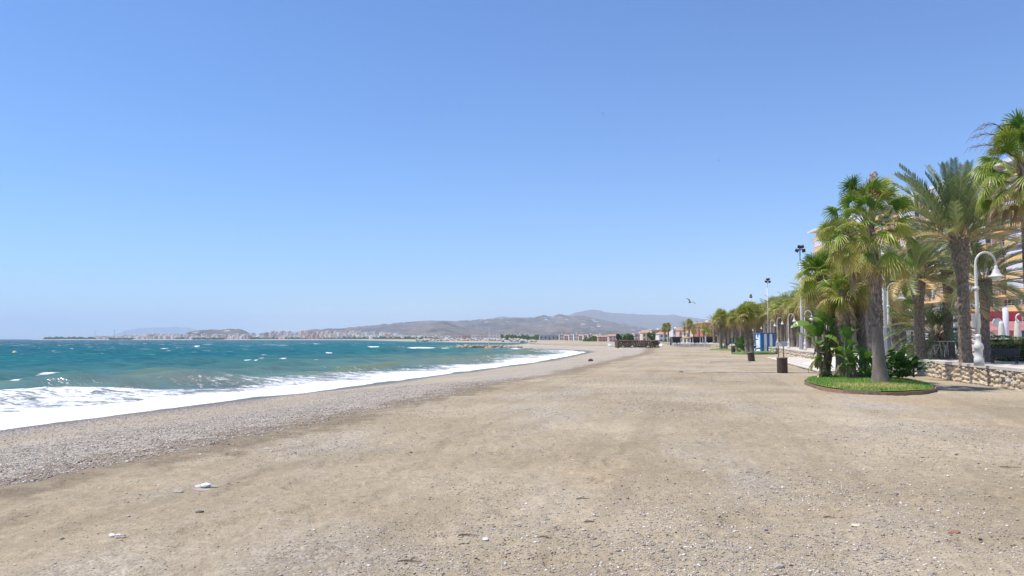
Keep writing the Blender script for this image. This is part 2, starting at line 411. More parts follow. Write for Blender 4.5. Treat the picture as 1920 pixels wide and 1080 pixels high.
for k in range(46):
    L = .9 * (16 / .9) ** rng.rand(); ang = R(-62) + rng.randn() * .42
    kx, ky = math.cos(ang) * 2 * PI / L, math.sin(ang) * 2 * PI / L
    A = .0105 * L ** .8 * (.6 + .8 * rng.rand())
    ph = rng.rand() * 6.28
    amp = A * np.clip(L / (cell * 3.2) - .6, 0, 1)
    w = np.sin(kx * X + ky * Y + ph + 1.4 * fbm(X / 60, Y / 60, k, 2))
    Zw += amp * (w + .25 * w * w)
gust = .65 + .9 * vnoise(X / 28, Y / 28, 71)
Zw *= gust
# swell lines that rise as they near the shore
ph = (-S) * 2 * PI / 11.5 + 5.0 * fbm(X / 45, Y / 45, 88, 3) + 1.1
sw = np.maximum(0, np.sin(ph)) ** 3
swa = .28 * np.exp(-((-S - 17) / 11) ** 2) * sstep(.28, .6, vnoise(X / 16 + 9, Y / 22, 99))
shore = sstep(2.0, 14.0, -S)
Zs = SEA + Zw * (.12 + .88 * shore) * 1.0 + sw * swa
Zs += .12 * sstep(-.6, -3.5, S) * sstep(-10, -5, S)       # thick rush of foam
crest = sw * sstep(0, .2, swa) + np.clip(Zw / .22, 0, 1) * .45
# foam amounts
edge = -S + 1.6 * fbm(X * .12, Y * .12, 41, 3) * 2 + 1.5 * fbm(X * .5, Y * .5, 47, 3) * sstep(1, 3, -S)
wid = 1.6 + 2.8 * vnoise(X / 9, Y / 11, 12)
lace = 11.5 + 6.0 * (vnoise(X / 17, Y / 17, 14) - .5) * 2 + 7 * sstep(62, 40, Y) * sstep(-15, -25, X)
foam = np.where(edge < wid, 1.0, np.clip(.60 - .24 * (edge - wid) / np.maximum(lace - wid, 1), 0, 1) * (edge < lace * 1.25))
foam = np.maximum(foam, np.where(edge < 17, .60 * sstep(-15, -21, X) * sstep(62, 52, Y) * sstep(17, 12, edge), 0))
foam = foam * sstep(-.5, .3, -S + .35)
foam *= np.where(Y > 300, .35, 1)
breaking = sw * sstep(.18, .34, swa) * sstep(.45, .62, vnoise(X / 9, Y / 9, 31))
foam = np.maximum(foam, breaking * .72)
def blob(px, py, wpx, deep, a=.95, tilt=0):
    global foam
    cx, cy = gp(px, py, SEA); w = wpx / FPX * cy / 2
    foam = np.maximum(foam, a * np.exp(-(((X - cx) / w) ** 2) ** 2 - ((Y - cy - tilt * (X - cx)) / deep) ** 2))
for q in ((100, 711, 52, 1.6), (278, 671, 44, 2.2), (318, 659, 24, 2.5), (305, 679, 22, 1.6), (215, 662, 16, 2), (141, 665, 10, 2), (172, 681, 10, 1.2),
          (515, 675, 32, 2.0), (489, 677, 12, 1.4), (692, 665, 10, 2), (662, 683, 12, 1.5), (790, 654, 60, 4), (840, 655, 30, 4), (797, 660, 16, 2.5),
          (700, 652, 24, 4), (650, 653, 20, 5), (556, 642, 8, 12), (390, 647, 16, 8), (655, 650, 8, 8), (615, 650, 10, 6), (660, 648, 10, 8), (230, 643, 10, 12),
          (150, 695, 20, 1.0), (50, 668, 16, 1.5), (430, 700, 26, 1.0), (20, 722, 30, 1.0), (540, 640, 14, 14), (300, 641, 10, 16), (120, 641, 12, 16), (370, 652, 10, 4),
          (930, 655, 60, 5), (985, 656, 70, 6), (1040, 658, 80, 7)):
    blob(*q)
rb_ = random.Random(31)
for _ in range(70):
    y_ = 638.5 + 46 * rb_.random() ** 1.8; blob(rb_.uniform(0, 860 - (y_ - 640) * 6), y_, rb_.uniform(5, 13) * (1 + (y_ - 640) / 40), rb_.uniform(.6, 1.2) * (14 if y_ < 645 else 4 if y_ < 660 else 1.3), rb_.uniform(.6, .95))
MW = sea_mat()
sea = grid_mesh('sea', X, Y, Zs, S < 7, {'s': S, 'foam': foam, 'crest': crest}, MW); tag(sea, kind='structure')

# ---- hills
def hill_mat(name, dark, light, speck=0.0):
    m, nd, lk, b = mat(name)
    tc = N(nd, 'TexCoord'); P = tc.outputs['Object']
    n1 = noise(nd, lk, P, .0035, 7, .72); n2 = noise(nd, lk, P, .02, 5, .75)
    r = ramp(nd, [(.42, dark), (.5, tuple((a + b_) / 2 for a, b_ in zip(dark, light))), (.58, light)])
    lk.new(math_n(nd, lk, 'MULTIPLY_ADD', n2, .5, math_n(nd, lk, 'MULTIPLY', n1, .5)), r.inputs[0])
    c = r.outputs[0]
    if speck:
        v = N(nd, 'TexVoronoi'); v.inputs['Scale'].default_value = .011; lk.new(P, v.inputs['Vector'])
        mk = math_n(nd, lk, 'MULTIPLY', math_n(nd, lk, 'LESS_THAN', v.outputs['Distance'], .16), math_n(nd, lk, 'GREATER_THAN', noise(nd, lk, P, .0011, 3), .52))
        c = mixc(nd, lk, math_n(nd, lk, 'MULTIPLY', mk, speck), c, (.75, .72, .68))
    lk.new(c, b.inputs['Base Color']); b.inputs['Roughness'].default_value = .95; b.inputs['Specular IOR Level'].default_value = .1
    return m
def hills(name, prof, d0, d1, dep, m, seed, rough=.2, spur=.5):
    px0, px1 = prof[0][0], prof[-1][0]
    us = np.linspace(px0, px1, int((px1 - px0) / 1.3)); ts = np.linspace(0, 1, 90)
    H = np.interp(us, [p[0] for p in prof], [p[1] for p in prof])
    U, T = np.meshgrid(us, ts)
    D = d0 + (d1 - d0) * T
    Xh = (U - 960) / FPX * D; Yh = D
    ridge = .62
    hh = (635.5 - H + 1.6 * fbm(us / 9.0, us * 0 + seed, seed, 4) * np.clip((635.5 - H) / 12, 0, 1) * 2)[None, :] / FPX * (d0 + (d1 - d0) * ridge)
    prof_t = np.where(T < ridge, sstep(0, ridge, T) * .55 + .45 * (T / ridge), 1 - sstep(ridge, 1, T) * .8)
    n = fbm(Xh / dep, Yh / dep, seed, 6)
    rg = np.abs(fbm(Xh / (dep * .55), Yh / (dep * 1.3), seed + 5, 5)) * 2
    k = np.sin(np.clip(T / ridge, 0, 1) * PI)
    Zh = hh * (prof_t + k * (n * spur * 2 - rg * spur) + rough * .25 * n * (1 - k))
    Zh = np.where(T <= 0, -2.5, Zh) + 1.0
    o = grid_mesh(name, Xh[:, ::1], Yh, np.maximum(Zh, -3), np.ones_like(Xh, bool), {}, m)
    return tag(o, kind='structure')
HM = hill_mat('dry_hillside', (.035, .042, .03), (.19, .145, .115), .6)
HM2 = hill_mat('far_mountain', (.05, .06, .045), (.13, .11, .09))
hills('hills', [(480, 636), (520, 633), (556, 622), (580, 618), (640, 615), (700, 609), (760, 605), (800, 602), (830, 601), (850, 603), (880, 600), (905, 598), (950, 597), (1000, 595),
                (1022, 591), (1035, 593), (1048, 589), (1070, 592), (1090, 591), (1120, 598), (1150, 604), (1185, 611), (1220, 618), (1290, 628), (1340, 633)], 3900, 7200, 900, HM, 3)
hills('front_hills', [(600, 636), (660, 629), (720, 621), (760, 616), (790, 612), (812, 606), (830, 602), (850, 608), (875, 615), (905, 619), (930, 612), (965, 608), (1000, 613), (1040, 609),
                (1075, 611), (1110, 617), (1160, 619), (1200, 624), (1260, 631), (1300, 636)], 3000, 4700, 500, HM, 11)
hills('mountain', [(860, 612), (905, 599), (935, 594.5), (950, 594), (975, 596), (1010, 600), (1050, 596), (1072, 589), (1090, 584), (1108, 581), (1125, 582.5), (1145, 586), (1170, 588), (1200, 589.5),
                (1240, 590), (1265, 590.5), (1290, 594), (1330, 600), (1390, 606), (1470, 612), (1600, 618), (1800, 622)], 8500, 12500, 2200, HM2, 23, .1, .2)
hills('distant_ridge', [(200, 632), (240, 620), (262, 615), (290, 613.5), (320, 613), (350, 614), (380, 620), (440, 628), (520, 634)], 17000, 19400, 3000, HM2, 29, .1, .2)
hills('headland', [(325, 636), (345, 627), (356, 621), (372, 618.5), (400, 618), (430, 616.5), (447, 616.5), (458, 619), (470, 625), (500, 631), (530, 635.5)], 2950, 3600, 300, HM, 37, .1, .2)

# ================================================================== vegetation
def leaf_mat(name, stops, rough=.5, trans=.3):
    m, nd, lk, b = mat(name)
    at = N(nd, 'Attribute'); at.attribute_name = 'tint'
    tc = N(nd, 'TexCoord')
    n = noise(nd, lk, tc.outputs['Object'], 9, 3, .6)
    f = math_n(nd, lk, 'MULTIPLY_ADD', math_n(nd, lk, 'SUBTRACT', n, .5), .35, at.outputs['Fac'])
    r = ramp(nd, stops); lk.new(f, r.inputs[0])
    lk.new(r.outputs[0], b.inputs['Base Color']); b.inputs['Roughness'].default_value = rough
    tr = N(nd, 'BsdfTranslucent'); lk.new(r.outputs[0], tr.inputs['Color'])
    ms = N(nd, 'MixShader'); ms.inputs[0].default_value = trans
    lk.new(b.outputs[0], ms.inputs[1]); lk.new(tr.outputs[0], ms.inputs[2]); lk.new(ms.outputs[0], nd['Material Output'].inputs['Surface'])
    return m
M_FAN = leaf_mat('fan_frond', [(0, (.045, .12, .012)), (.22, (.13, .24, .02)), (.45, (.36, .40, .06)), (.7, (.48, .39, .12)), (.88, (.36, .25, .12)), (1, (.26, .17, .10))], .45, .32)
M_FEA = leaf_mat('feather_frond', [(0, (.07, .12, .045)), (.3, (.16, .22, .08)), (.55, (.34, .36, .15)), (.75, (.55, .50, .26)), (.9, (.55, .34, .10)), (1, (.50, .27, .07))], .42, .25)
M_PAD = leaf_mat('broad_leaf', [(0, (.014, .05, .008)), (.35, (.05, .14, .018)), (.65, (.15, .28, .035)), (.85, (.22, .24, .05)), (1, (.28, .18, .08))], .35, .25)
def bark_mat(name, c1, c2, c3, sc_=14, bump=.9):
    m, nd, lk, b = mat(name)
    tc = N(nd, 'TexCoord'); P = tc.outputs['Object']
    n = noise(nd, lk, mapv(nd, lk, P, (1, 1, .45)), sc_, 5, .7)
    r = ramp(nd, [(.32, c1), (.5, c2), (.68, c3)]); lk.new(n, r.inputs[0]); lk.new(r.outputs[0], b.inputs['Base Color'])
    b.inputs['Roughness'].default_value = .9
    n2 = noise(nd, lk, mapv(nd, lk, P, (1.4, 1.4, .5)), sc_ * 2.2, 4, .75)
    bp = N(nd, 'Bump'); bp.inputs['Strength'].default_value = bump; bp.inputs['Distance'].default_value = .03
    lk.new(n2, bp.inputs['Height']); lk.new(bp.outputs[0], b.inputs['Normal'])
    return m
M_BARK = bark_mat('date_palm_bark', (.10, .075, .05), (.22, .17, .125), (.40, .34, .27))
M_FANB = bark_mat('fan_palm_bark', (.075, .055, .04), (.18, .14, .105), (.38, .32, .25), 11, .9)
M_FANS = bark_mat('fan_palm_smooth_bark', (.13, .108, .085), (.18, .15, .12), (.26, .225, .185), 3, .35)
M_STALK = simple('dry_stalk', (.24, .15, .09), (.10, .06, .04), 10, .8)
M_SEED = simple('dry_seed_head', (.62, .38, .22), (.40, .24, .12), 20, .9)

def trunk_mesh(name, h, lean, rad, kind, seed, k=26, dz=.055, smooth_h=0.0):
    """rad(t) radius along the trunk; a ring mesh whose surface follows the leaf-base pattern"""
    n = max(6, int(h / dz)); z = np.linspace(0, 1, n + 1); a = np.arange(k) * 2 * PI / k
    A, T = np.meshgrid(a, z)
    r0 = np.array([rad(t) for t in z])[:, None] * np.ones_like(A)
    H = T * h
    if kind == 'date':
        d = np.abs(np.sin(A * 4 + H * PI / .34)) * np.abs(np.sin(A * 4 - H * PI / .34))
        r = r0 * (.93 + .20 * d + .05 * fbm(A * 3, H * 9, seed, 3)) + .012 * fbm(A * 6, H * 22, seed + 3, 2)
    else:
        rough_ = sstep(smooth_h - .15, smooth_h + .1, H)
        d = np.abs(np.sin(A * 5 + H * PI / .2)) * np.abs(np.sin(A * 5 - H * PI / .2))
        r = r0 * (1 + .02 * np.sin(H * 2 * PI / .13 + 2 * fbm(A, H, seed, 2)) + .07 * fbm(A * 2.2, H * 1.2, seed, 3))
        r = r * (1 + rough_ * (.04 + .24 * d + .16 * fbm(A * 4, H * 14, seed + 7, 2)))
    cx = lean[0] * T ** 1.6 + .03 * np.sin(T * 7 + seed); cy = lean[1] * T ** 1.6
    V = np.stack([cx + r * np.cos(A), cy + r * np.sin(A), H], -1).reshape(-1, 3)
    idx = np.arange((n + 1) * k).reshape(n + 1, k); nx = np.roll(idx, -1, 1)
    q = np.stack([idx[:-1], nx[:-1], nx[1:], idx[1:]], -1).reshape(-1, 4)
    me = bpy.data.meshes.new(name); me.from_pydata([tuple(v) for v in V], [], [tuple(f) for f in q] + [tuple(idx[-1])])
    if kind == 'date': me.materials.append(M_BARK)
    else:
        me.materials.append(M_FANB); me.materials.append(M_FANS)
        hz_ = H[:-1].reshape(-1)
        me.polygons.foreach_set('material_index', [1 if v < smooth_h else 0 for v in hz_] + [0])
    me.polygons.foreach_set('use_smooth', [True] * len(me.polygons)); me.update()
    return me

def fan_leaf(mb, o, az, el, pet, bl, tint, wind, rnd, seg=22, droop=.35, m=0, spread=118, pt=None):
    d = Vector((math.cos(el) * math.cos(az), math.cos(el) * math.sin(az), math.sin(el)))
    side = Vector((-math.sin(az), math.cos(az), 0)); side = (side + d.cross(side) * rnd.uniform(-.9, .9)).normalized()
    # petiole with a slight sag
    sag = Vector((0, 0, -1)) * pet * (.10 + .12 * math.cos(el))
    pts = [o, o + d * pet * .5 + sag * .25, o + d * pet + sag]
    mb.tube(pts, [.026, .018, .012], 3, m, False, pt if pt is not None else min(1, tint + .38))
    e = pts[-1]; d2 = (pts[2] - pts[1]).normalized()
    d2 = (d2 + wind * .5 + Vector((rnd.uniform(-.5, .5), rnd.uniform(-.5, .5), rnd.uniform(-.25, .3) - (.35 if el < .2 else 0)))).normalized()
    side = (side - d2 * side.dot(d2)).normalized(); nrm = d2.cross(side)
    fo = rnd.uniform(.05, .6); cup = rnd.uniform(.2, .6)
    A = [R(-spread + 2 * spread * i / seg) for i in range(seg + 1)]
    def P(a, t, w=0.0):
        L = bl * (1 - .22 * (abs(a) / R(spread)) ** 2)
        q = (d2 * math.cos(a) + side * math.sin(a)) * L * t
        fold = nrm * (-abs(math.sin(a)) * fo * L * t)
        return e + q + fold + (Vector((0, 0, -1)) * droop * L + wind * .42 * L) * (t ** 2.2) + nrm * w
    c = mb.pts([e], tint); B = []
    for i, a in enumerate(A):
        B.append(mb.pts([P(a, .36, .035 * bl * (1 if i % 2 else -1))], tint))
    for i in range(seg):
        a = (A[i] + A[i + 1]) / 2; tj = rnd.uniform(.85, 1.12)
        mb.face((c, B[i], B[i + 1]), m)
        hw = (A[i + 1] - A[i]) * .19
        dr = Vector((0, 0, -1)) * bl * rnd.uniform(0, .45) * cup
        k = mb.pts([P(a - hw, .74) + dr * .3, P(a + hw, .74) + dr * .3, P(a + rnd.uniform(-.06, .06), tj) + dr], min(1, tint + .16))
        mb.face((B[i], k, k + 1, B[i + 1]), m); mb.face((k, k + 2, k + 1), m)

def fan_crown(name, top, n, pet, bl, wind, seed, seg=22, dead=.25, low=-80, high=82, green=0.0, squash=1.0, gap=0.0):
    rnd = random.Random(seed); mb = MB(); top = Vector(top)
    for i in range(n):
        t = (i + .5) / n                       # 0 young and upright .. 1 old and hanging
        el = R(high + (low - high) * (t ** 1.45)) + rnd.uniform(-.18, .18)
        az = i * 2.39996 + rnd.uniform(-.3, .3)
        ti = .06 + .34 * t + rnd.uniform(-.10, .30) + green
        if t > 1 - dead: ti = rnd.uniform(.5, .8)
        if t > 1 - dead * .5: ti = rnd.uniform(.7, 1.0)
        p = pet * (1 - .35 * t) * rnd.uniform(.8, 1.15); b_ = bl * rnd.uniform(.85, 1.1) * (1 if t < .8 else .85)
        o = top + Vector((math.cos(az) * .12, math.sin(az) * .12, -.55 * t * pet))
        fan_leaf(mb, o, az, el, p, b_, max(0, min(1, ti)), wind, rnd, seg, (.12 + .45 * t), spread=118 if t < .75 else 85, pt=.45 + .3 * t)
    return mb.build(name, M_FAN, None, None, False, True)

def feather_leaf(mb, o, az, el, L, tint, wind, rnd, nl=34, arch=.5, m=0, llen=.32, base_tint=.85):
    hor = Vector((math.cos(az), math.sin(az), 0)); pts = []; p = Vector(o); e = el; st = 12
    for i in range(st + 1):
        t = i / st; pts.append(Vector(p))
        e = el - arch * t * 1.5
        d = hor * math.cos(e) + Vector((0, 0, math.sin(e)))
        d = (d + wind * (.10 + .75 * t) * .8).normalized()
        p = p + d * (L / st)
    mb.tube(pts[:7], [.030 * (1 - i / 12) for i in range(7)], 3, m, False, base_tint)
    mb.tube(pts[6:], [.015 * (1 - i / 9) + .003 for i in range(7)], 3, m, False, min(1, tint + .3))
    for j in range(nl):
        t = .16 + .84 * (j + .5) / nl; f = t * st; i = min(int(f), st - 1)
        c = pts[i].lerp(pts[i + 1], f - i); d = (pts[i + 1] - pts[i]).normalized()
        s0 = d.cross(Vector((0, 0, 1)));
        if s0.length < .05: s0 = Vector((-math.sin(az), math.cos(az), 0))
        s0.normalize(); up = s0.cross(d)
        l = llen * (.55 + .75 * math.sin(PI * min(1, t * .95 + .05) ** .8)) * rnd.uniform(.85, 1.1)
        for sg in (-1, 1):
            v = (s0 * sg * .62 + d * .80 + up * rnd.uniform(.15, .5)).normalized()
            tip = c + v * l + wind * l * .45 + Vector((0, 0, -.12 * l)); w = d * .032 * (L / 3)
            mid = c + v * l * .5 + up * .01
            k = mb.pts([c - w * .6, c + w * .6, mid + w * 1.0, mid - w * .6, tip], tint + (.12 if j % 3 == 0 else 0))
            mb.face((k, k + 1, k + 2, k + 3), m); mb.face((k + 3, k + 2, k + 4), m)
def feather_crown(name, top, n, L, wind, seed, nl=34, low=-20, high=86, arch=.55, llen=.32, dead=.12, mat_=None, tint0=.12):
    rnd = random.Random(seed); mb = MB(); top = Vector(top)
    for i in range(n):
        t = (i + .5) / n
        el = R(high + (low - high) * t ** 1.0) + rnd.uniform(-.08, .08); az = i * 2.39996 + rnd.uniform(-.25, .25)
        ti = tint0 + .22 * t + rnd.uniform(-.06, .14)
        if t > 1 - dead: ti = rnd.uniform(.6, .85)
        o = top + Vector((math.cos(az) * .16, math.sin(az) * .16, .15 - .45 * t))
        feather_leaf(mb, o, az, el, L * rnd.uniform(.82, 1.1) * (.8 + .3 * math.sin(PI * t)), max(0, ti), wind, rnd, nl, arch * (.6 + .8 * t), 0, llen)
    return mb.build(name, mat_ or M_FEA, None, None, False, True)
def stubs(name, cx, cy, z0, z1, r, n, seed, m=None, tint=False):
    rnd = random.Random(seed); mb = MB()
    for i in range(n):
        az = i * 2.39996; z = z0 + (z1 - z0) * i / n
        d = Vector((math.cos(az), math.sin(az), 0)); o = Vector((cx, cy, z)) + d * r * .8
        mb.tube([o, o + d * .10 + Vector((0, 0, .10)), o + d * .15 + Vector((0, 0, .26 * rnd.uniform(.7, 1.2)))], [.045, .032, .014], 4, 0, True)
    return mb.build(name, m or M_BARK)
WIND = Vector((.30, -.08, .02))
def root_palm(name, loc, label, cat='palm tree', group=None):
    return empty(name, loc, 0, label, cat, group)
def adopt(root, *objs):
    for o in objs: o.parent = root
def fan_palm(loc, h, lean, r, n, pet, bl, label, seed, smooth=None, dead=.25, seg=22, low=-80, wind=WIND, group=None, name='fan_palm', k=26, dz=.055, flare=.5, green=0.0, top_r=None):
    root = root_palm(name, loc, label, 'palm tree', group)
    sm = h * .5 if smooth is None else smooth
    tr = meshobj('trunk', trunk_mesh('trunk', h, lean, lambda t: r * (1 - .22 * t) + r * flare * math.exp(-t * h / .5), 'fan', seed, k, dz, sm))
    cr = fan_crown('crown', (lean[0], lean[1], h + .05), n, pet, bl, wind, seed + 1, seg, dead, low, green=green)
    adopt(root, tr, cr); return root
def date_palm(loc, h, lean, r, n, L, label, seed, low=-20, wind=WIND, arch=.55, group=None, name='date_palm', nl=34, neck=1.35, llen=.34, k=30, dz=.05, tint0=.12):
    root = root_palm(name, loc, label, 'palm tree', group)
    def rad(t): return r * (1 - .12 * t) + r * .22 * math.exp(-t * h / .35) + r * (neck - 1) * sstep(.62, .86, t) - r * .5 * sstep(.94, 1, t)
    tr = meshobj('trunk', trunk_mesh('trunk', h, lean, rad, 'date', seed, k, dz))
    cr = feather_crown('crown', (lean[0], lean[1], h - .1), n, L, wind, seed + 1, nl, low, 86, arch, llen, tint0=tint0)
    st = stubs('leaf_stubs', lean[0], lean[1], h - .9, h - .05, r * neck * .95, 34, seed)
    adopt(root, tr, cr, st); return root

# ---- island of lawn with its timber edge
def lawn_mat():
    m, nd, lk, b = mat('mown_lawn'); tc = N(nd, 'TexCoord'); P = tc.outputs['Object']
    n = noise(nd, lk, P, 1.1, 5, .6); n2 = noise(nd, lk, P, 38, 3, .7)
    dv = N(nd, 'VectorMath'); dv.operation = 'DISTANCE'; ge = N(nd, 'NewGeometry'); lk.new(ge.outputs['Position'], dv.inputs[0]); q_ = gp(1640, 724, .15); dv.inputs[1].default_value = (q_[0], q_[1], .15)
    n = math_n(nd, lk, 'MULTIPLY_ADD', ramp_out(nd, lk, dv.outputs['Value'], 2.2, .4), .42, n)
    r = ramp(nd, [(.30, (.08, .19, .02)), (.55, (.16, .30, .035)), (.68, (.28, .34, .06)), (.76, (.50, .42, .14))])
    lk.new(math_n(nd, lk, 'MULTIPLY_ADD', n2, .25, math_n(nd, lk, 'MULTIPLY', n, .82)), r.inputs[0]); lk.new(r.outputs[0], b.inputs['Base Color'])
    b.inputs['Roughness'].default_value = .8
    bp = N(nd, 'Bump'); bp.inputs['Strength'].default_value = 1; bp.inputs['Distance'].default_value = .05
    lk.new(n2, bp.inputs['Height']); lk.new(bp.outputs[0], b.inputs['Normal']); return m
M_LAWN = lawn_mat()
M_TIMB = simple('weathered_timber', (.42, .25, .15), (.20, .12, .075), 7, .85, .5, stretch=(1, 1, 3))
M_TIMD = simple('dark_timber', (.30, .20, .13), (.15, .10, .065), 7, .85, .5)
def smooth_loop(pts, n=5):
    out = []; N_ = len(pts)
    for i in range(N_):
        p0, p1, p2, p3 = [Vector(pts[(i + k) % N_]).to_3d() for k in (-1, 0, 1, 2)]
        for j in range(n):
            t = j / n
            q = .5 * ((2 * p1) + (p2 - p0) * t + (2 * p0 - 5 * p1 + 4 * p2 - p3) * t * t + (3 * p1 - p0 - 3 * p2 + p3) * t ** 3)
            out.append((q.x, q.y))
    return out
def island(loop, ztop, zb, label, glabel, edge=True, seg=3, blades=9000, seed=1, dry=None):
    xs = sum(p[0] for p in loop) / len(loop); ys = sum(p[1] for p in loop) / len(loop)
    loc = (xs, ys, zb)
    lp = [(p[0] - xs, p[1] - ys) for p in loop]
    # domed lawn sheet (structure)
    mb = MB(); n = len(lp); c = mb.pts([(0, 0, ztop - zb + .06)]); rings = []
    for k in (.33, .66, 1.0):
        rings.append(mb.pts([(x * k, y * k, ztop - zb + .06 * (1 - k * k) - (.02 if k == 1 else 0)) for x, y in lp]))
    for i in range(n):
        j = (i + 1) % n
        mb.face((c, rings[0] + i, rings[0] + j))
        for a, b_ in ((rings[0], rings[1]), (rings[1], rings[2])): mb.face((a + i, b_ + i, b_ + j, a + j))
    lw = mb.build('lawn', M_LAWN, None, loc, True); tag(lw, kind='structure')
    # grass blades
    rnd = np.random.RandomState(seed); V = []; Fc = []; T = []
    tri = [(lp[i], lp[(i + 1) % n]) for i in range(n)]
    ar = np.array([abs(a[0] * b_[1] - a[1] * b_[0]) for a, b_ in tri]); ar /= ar.sum()
    pick = rnd.choice(n, blades, p=ar); u = rnd.rand(blades) ** .5; w = rnd.rand(blades)
    for q in range(blades):
        a, b_ = tri[pick[q]]
        x = u[q] * (a[0] * (1 - w[q]) + b_[0] * w[q]) * .985; y = u[q] * (a[1] * (1 - w[q]) + b_[1] * w[q]) * .985
        z = ztop - zb + .06 * (1 - u[q] ** 2) - .02; an = rnd.rand() * 6.28; h = .05 + .06 * rnd.rand(); dx, dy = math.cos(an) * .012, math.sin(an) * .012
        k = len(V); V += [(x - dx, y - dy, z), (x + dx, y + dy, z), (x + dy * 2.5 + .01, y - dx * 2.5, z + h)]; Fc.append((k, k + 1, k + 2))
        t = .35 + .3 * rnd.rand() + (.35 if vnoise(np.array([x * 1.2 + 5]), np.array([y * .9 + 3]), 5)[0] > .78 else 0)
        if dry and math.hypot(x + xs - dry[0], y + ys - dry[1]) < dry[2] * (.6 + .5 * rnd.rand()): t = .75 + .25 * rnd.rand()
        T += [t] * 3
    me = bpy.data.meshes.new('grass'); me.from_pydata(V, [], Fc); me.materials.append(M_GRASS)
    a = me.attributes.new('tint', 'FLOAT', 'POINT'); a.data.foreach_set('value', T)
    tag(meshobj('grass', me, None, loc), glabel, 'grass', kind='stuff')
    if edge:
        root = empty('timber_edging', loc, 0, label, 'edging')
        per = n // seg
        for s in range(seg):
            ids = [(s * per + i) % n for i in range(per + 1)] if s < seg - 1 else [(s * per + i) % n for i in range(n - s * per + 1)]
            mb = MB(); zt = ztop - zb + random.uniform(-.06, -.01)
            P0 = [lp[i] for i in ids]; out = [(x * 1.012 + .0, y * 1.015) for x, y in P0]; o2 = [(x * 1.03, y * 1.035) for x, y in P0]
            A_ = mb.pts([(x, y, -.12) for x, y in o2]); B_ = mb.pts([(x, y, zt) for x, y in o2]); C_ = mb.pts([(x, y, zt) for x, y in out]); D_ = mb.pts([(x, y, -.12) for x, y in out])
            L_ = len(ids) - 1
            for i in range(L_):
                mb.face((A_ + i, A_ + i + 1, B_ + i + 1, B_ + i)); mb.face((B_ + i, B_ + i + 1, C_ + i + 1, C_ + i)); mb.face((C_ + i, C_ + i + 1, D_ + i + 1, D_ + i))
            mb.build('edging_board', M_TIMB if s % 2 else M_TIMD, root)
M_GRASS = leaf_mat('grass_blade', [(0, (.07, .18, .02)), (.5, (.17, .33, .04)), (.8, (.36, .38, .09)), (1, (.45, .38, .14))], .6, .2)
isl = smooth_loop([gp(*q, .15) for q in ((1511, 711), (1524, 718), (1550, 724), (1590, 729), (1640, 731.5), (1690, 731.5), (1744, 728), (1748, 722), (1722, 714), (1680, 708), (1620, 704), (1565, 703.5), (1525, 706))], 5)
island(isl, .15, 0.0, 'low curved edging of reddish weathered boards around the near palm island', 'mown green lawn with a straw coloured patch under the near palm cluster', True, 9, 16000, 1, (*gp(1640, 725, .15), 1.7))

# broad leaved bird-of-paradise plants
def paddle(mb, o, az, el, pet, L, Wd, tint, rnd, m=0, torn=.3):
    hor = Vector((math.cos(az), math.sin(az), 0)); d = hor * math.cos(el) + Vector((0, 0, math.sin(el)))
    p1 = o + d * pet; mb.tube([o, o + d * pet * .5 + hor * .03, p1], [.028, .022, .016], 4, m, False, tint * .6 + .25)
    side = Vector((-math.sin(az), math.cos(az), rnd.uniform(-.5, .5))).normalized(); n = 9; rows = []
    e = el; p = Vector(p1)
    for i in range(n + 1):
        t = i / n; w = Wd * math.sin(PI * min(1, t * .93 + .07)) ** .7 * (1 if t < 1 else .05)
        e2 = el - 1.0 * t; dd = hor * math.cos(e2) + Vector((0, 0, math.sin(e2)))
        up = side.cross(dd).normalized()
        if up.z < 0: up = -up
        rows.append((p, p + side * w + up * w * .35, p - side * w + up * w * .35)); p = p + dd * (L / n)
    for i in range(n):
        for s_ in (1, 2):
            a, b_ = rows[i], rows[i + 1]
            q1 = b_[s_]
            if rnd.random() < torn: q1 = b_[s_].lerp(a[s_], .25) + Vector((0, 0, -.04))
            k = mb.pts([a[0], b_[0], q1, a[s_]], tint + rnd.uniform(-.06, .06)); mb.face((k, k + 1, k + 2, k + 3), m)
def paddle_plant(loc, label, seed, stems, dark=0.0, name='bird_of_paradise_plant', dead=6, leafs=None):
    """stems: (dx, dy, trunk height, leaves, petiole, leaf length)"""
    rnd = random.Random(seed); root = empty(name, loc, 0, label, 'plant'); fol = MB(); stk = MB()
    for dx, dy, h, n, pet, L in stems:
        o = Vector((dx * .35, dy * .35, 0)); tp = Vector((dx, dy, h))
        if h > .25:
            pts = [o.lerp(tp, t) + Vector((0, 0, 0)) for t in np.linspace(0, 1, 9)]
            stk.tube(pts, [.085 + .02 * (i % 2) for i in range(9)], 7, 0, True)
            for i in range(int(h * 22)):
                t = rnd.random(); az = rnd.random() * 6.28; q = o.lerp(tp, t); d = Vector((math.cos(az), math.sin(az), .5))
                stk.tube([q, q + d * .13, q + d * .2 + Vector((0, 0, -.02))], [.03, .022, .008], 4, 0, True)
        for i in range(n):
            t = (i + .5) / n; az = i * 2.4 + rnd.uniform(-.4, .4) + seed; el = R(84 - 62 * t) + rnd.uniform(-.1, .1)
            paddle(fol, tp + Vector((0, 0, -.15 * t * (h > .25))), az, el, pet * rnd.uniform(.7, 1.1), L * rnd.uniform(.75, 1.1), L * .31, max(0, rnd.uniform(.3, .62) - dark + .15 * t), rnd)
        for i in range(dead if h > .25 else 3):
            az = rnd.random() * 6.28; paddle(fol, tp + Vector((0, 0, -.35 - .3 * rnd.random())), az, R(rnd.uniform(-60, -10)), pet * .5, L * .6, L * .09, rnd.uniform(.82, 1), rnd)
    f = fol.build('foliage', M_PAD, root, None, False, True)
    if stk.v: stk.build('stems', M_STEM, root)
    return root
M_STEM = bark_mat('fibrous_stem', (.10, .065, .04), (.24, .17, .11), (.42, .32, .22), 16)
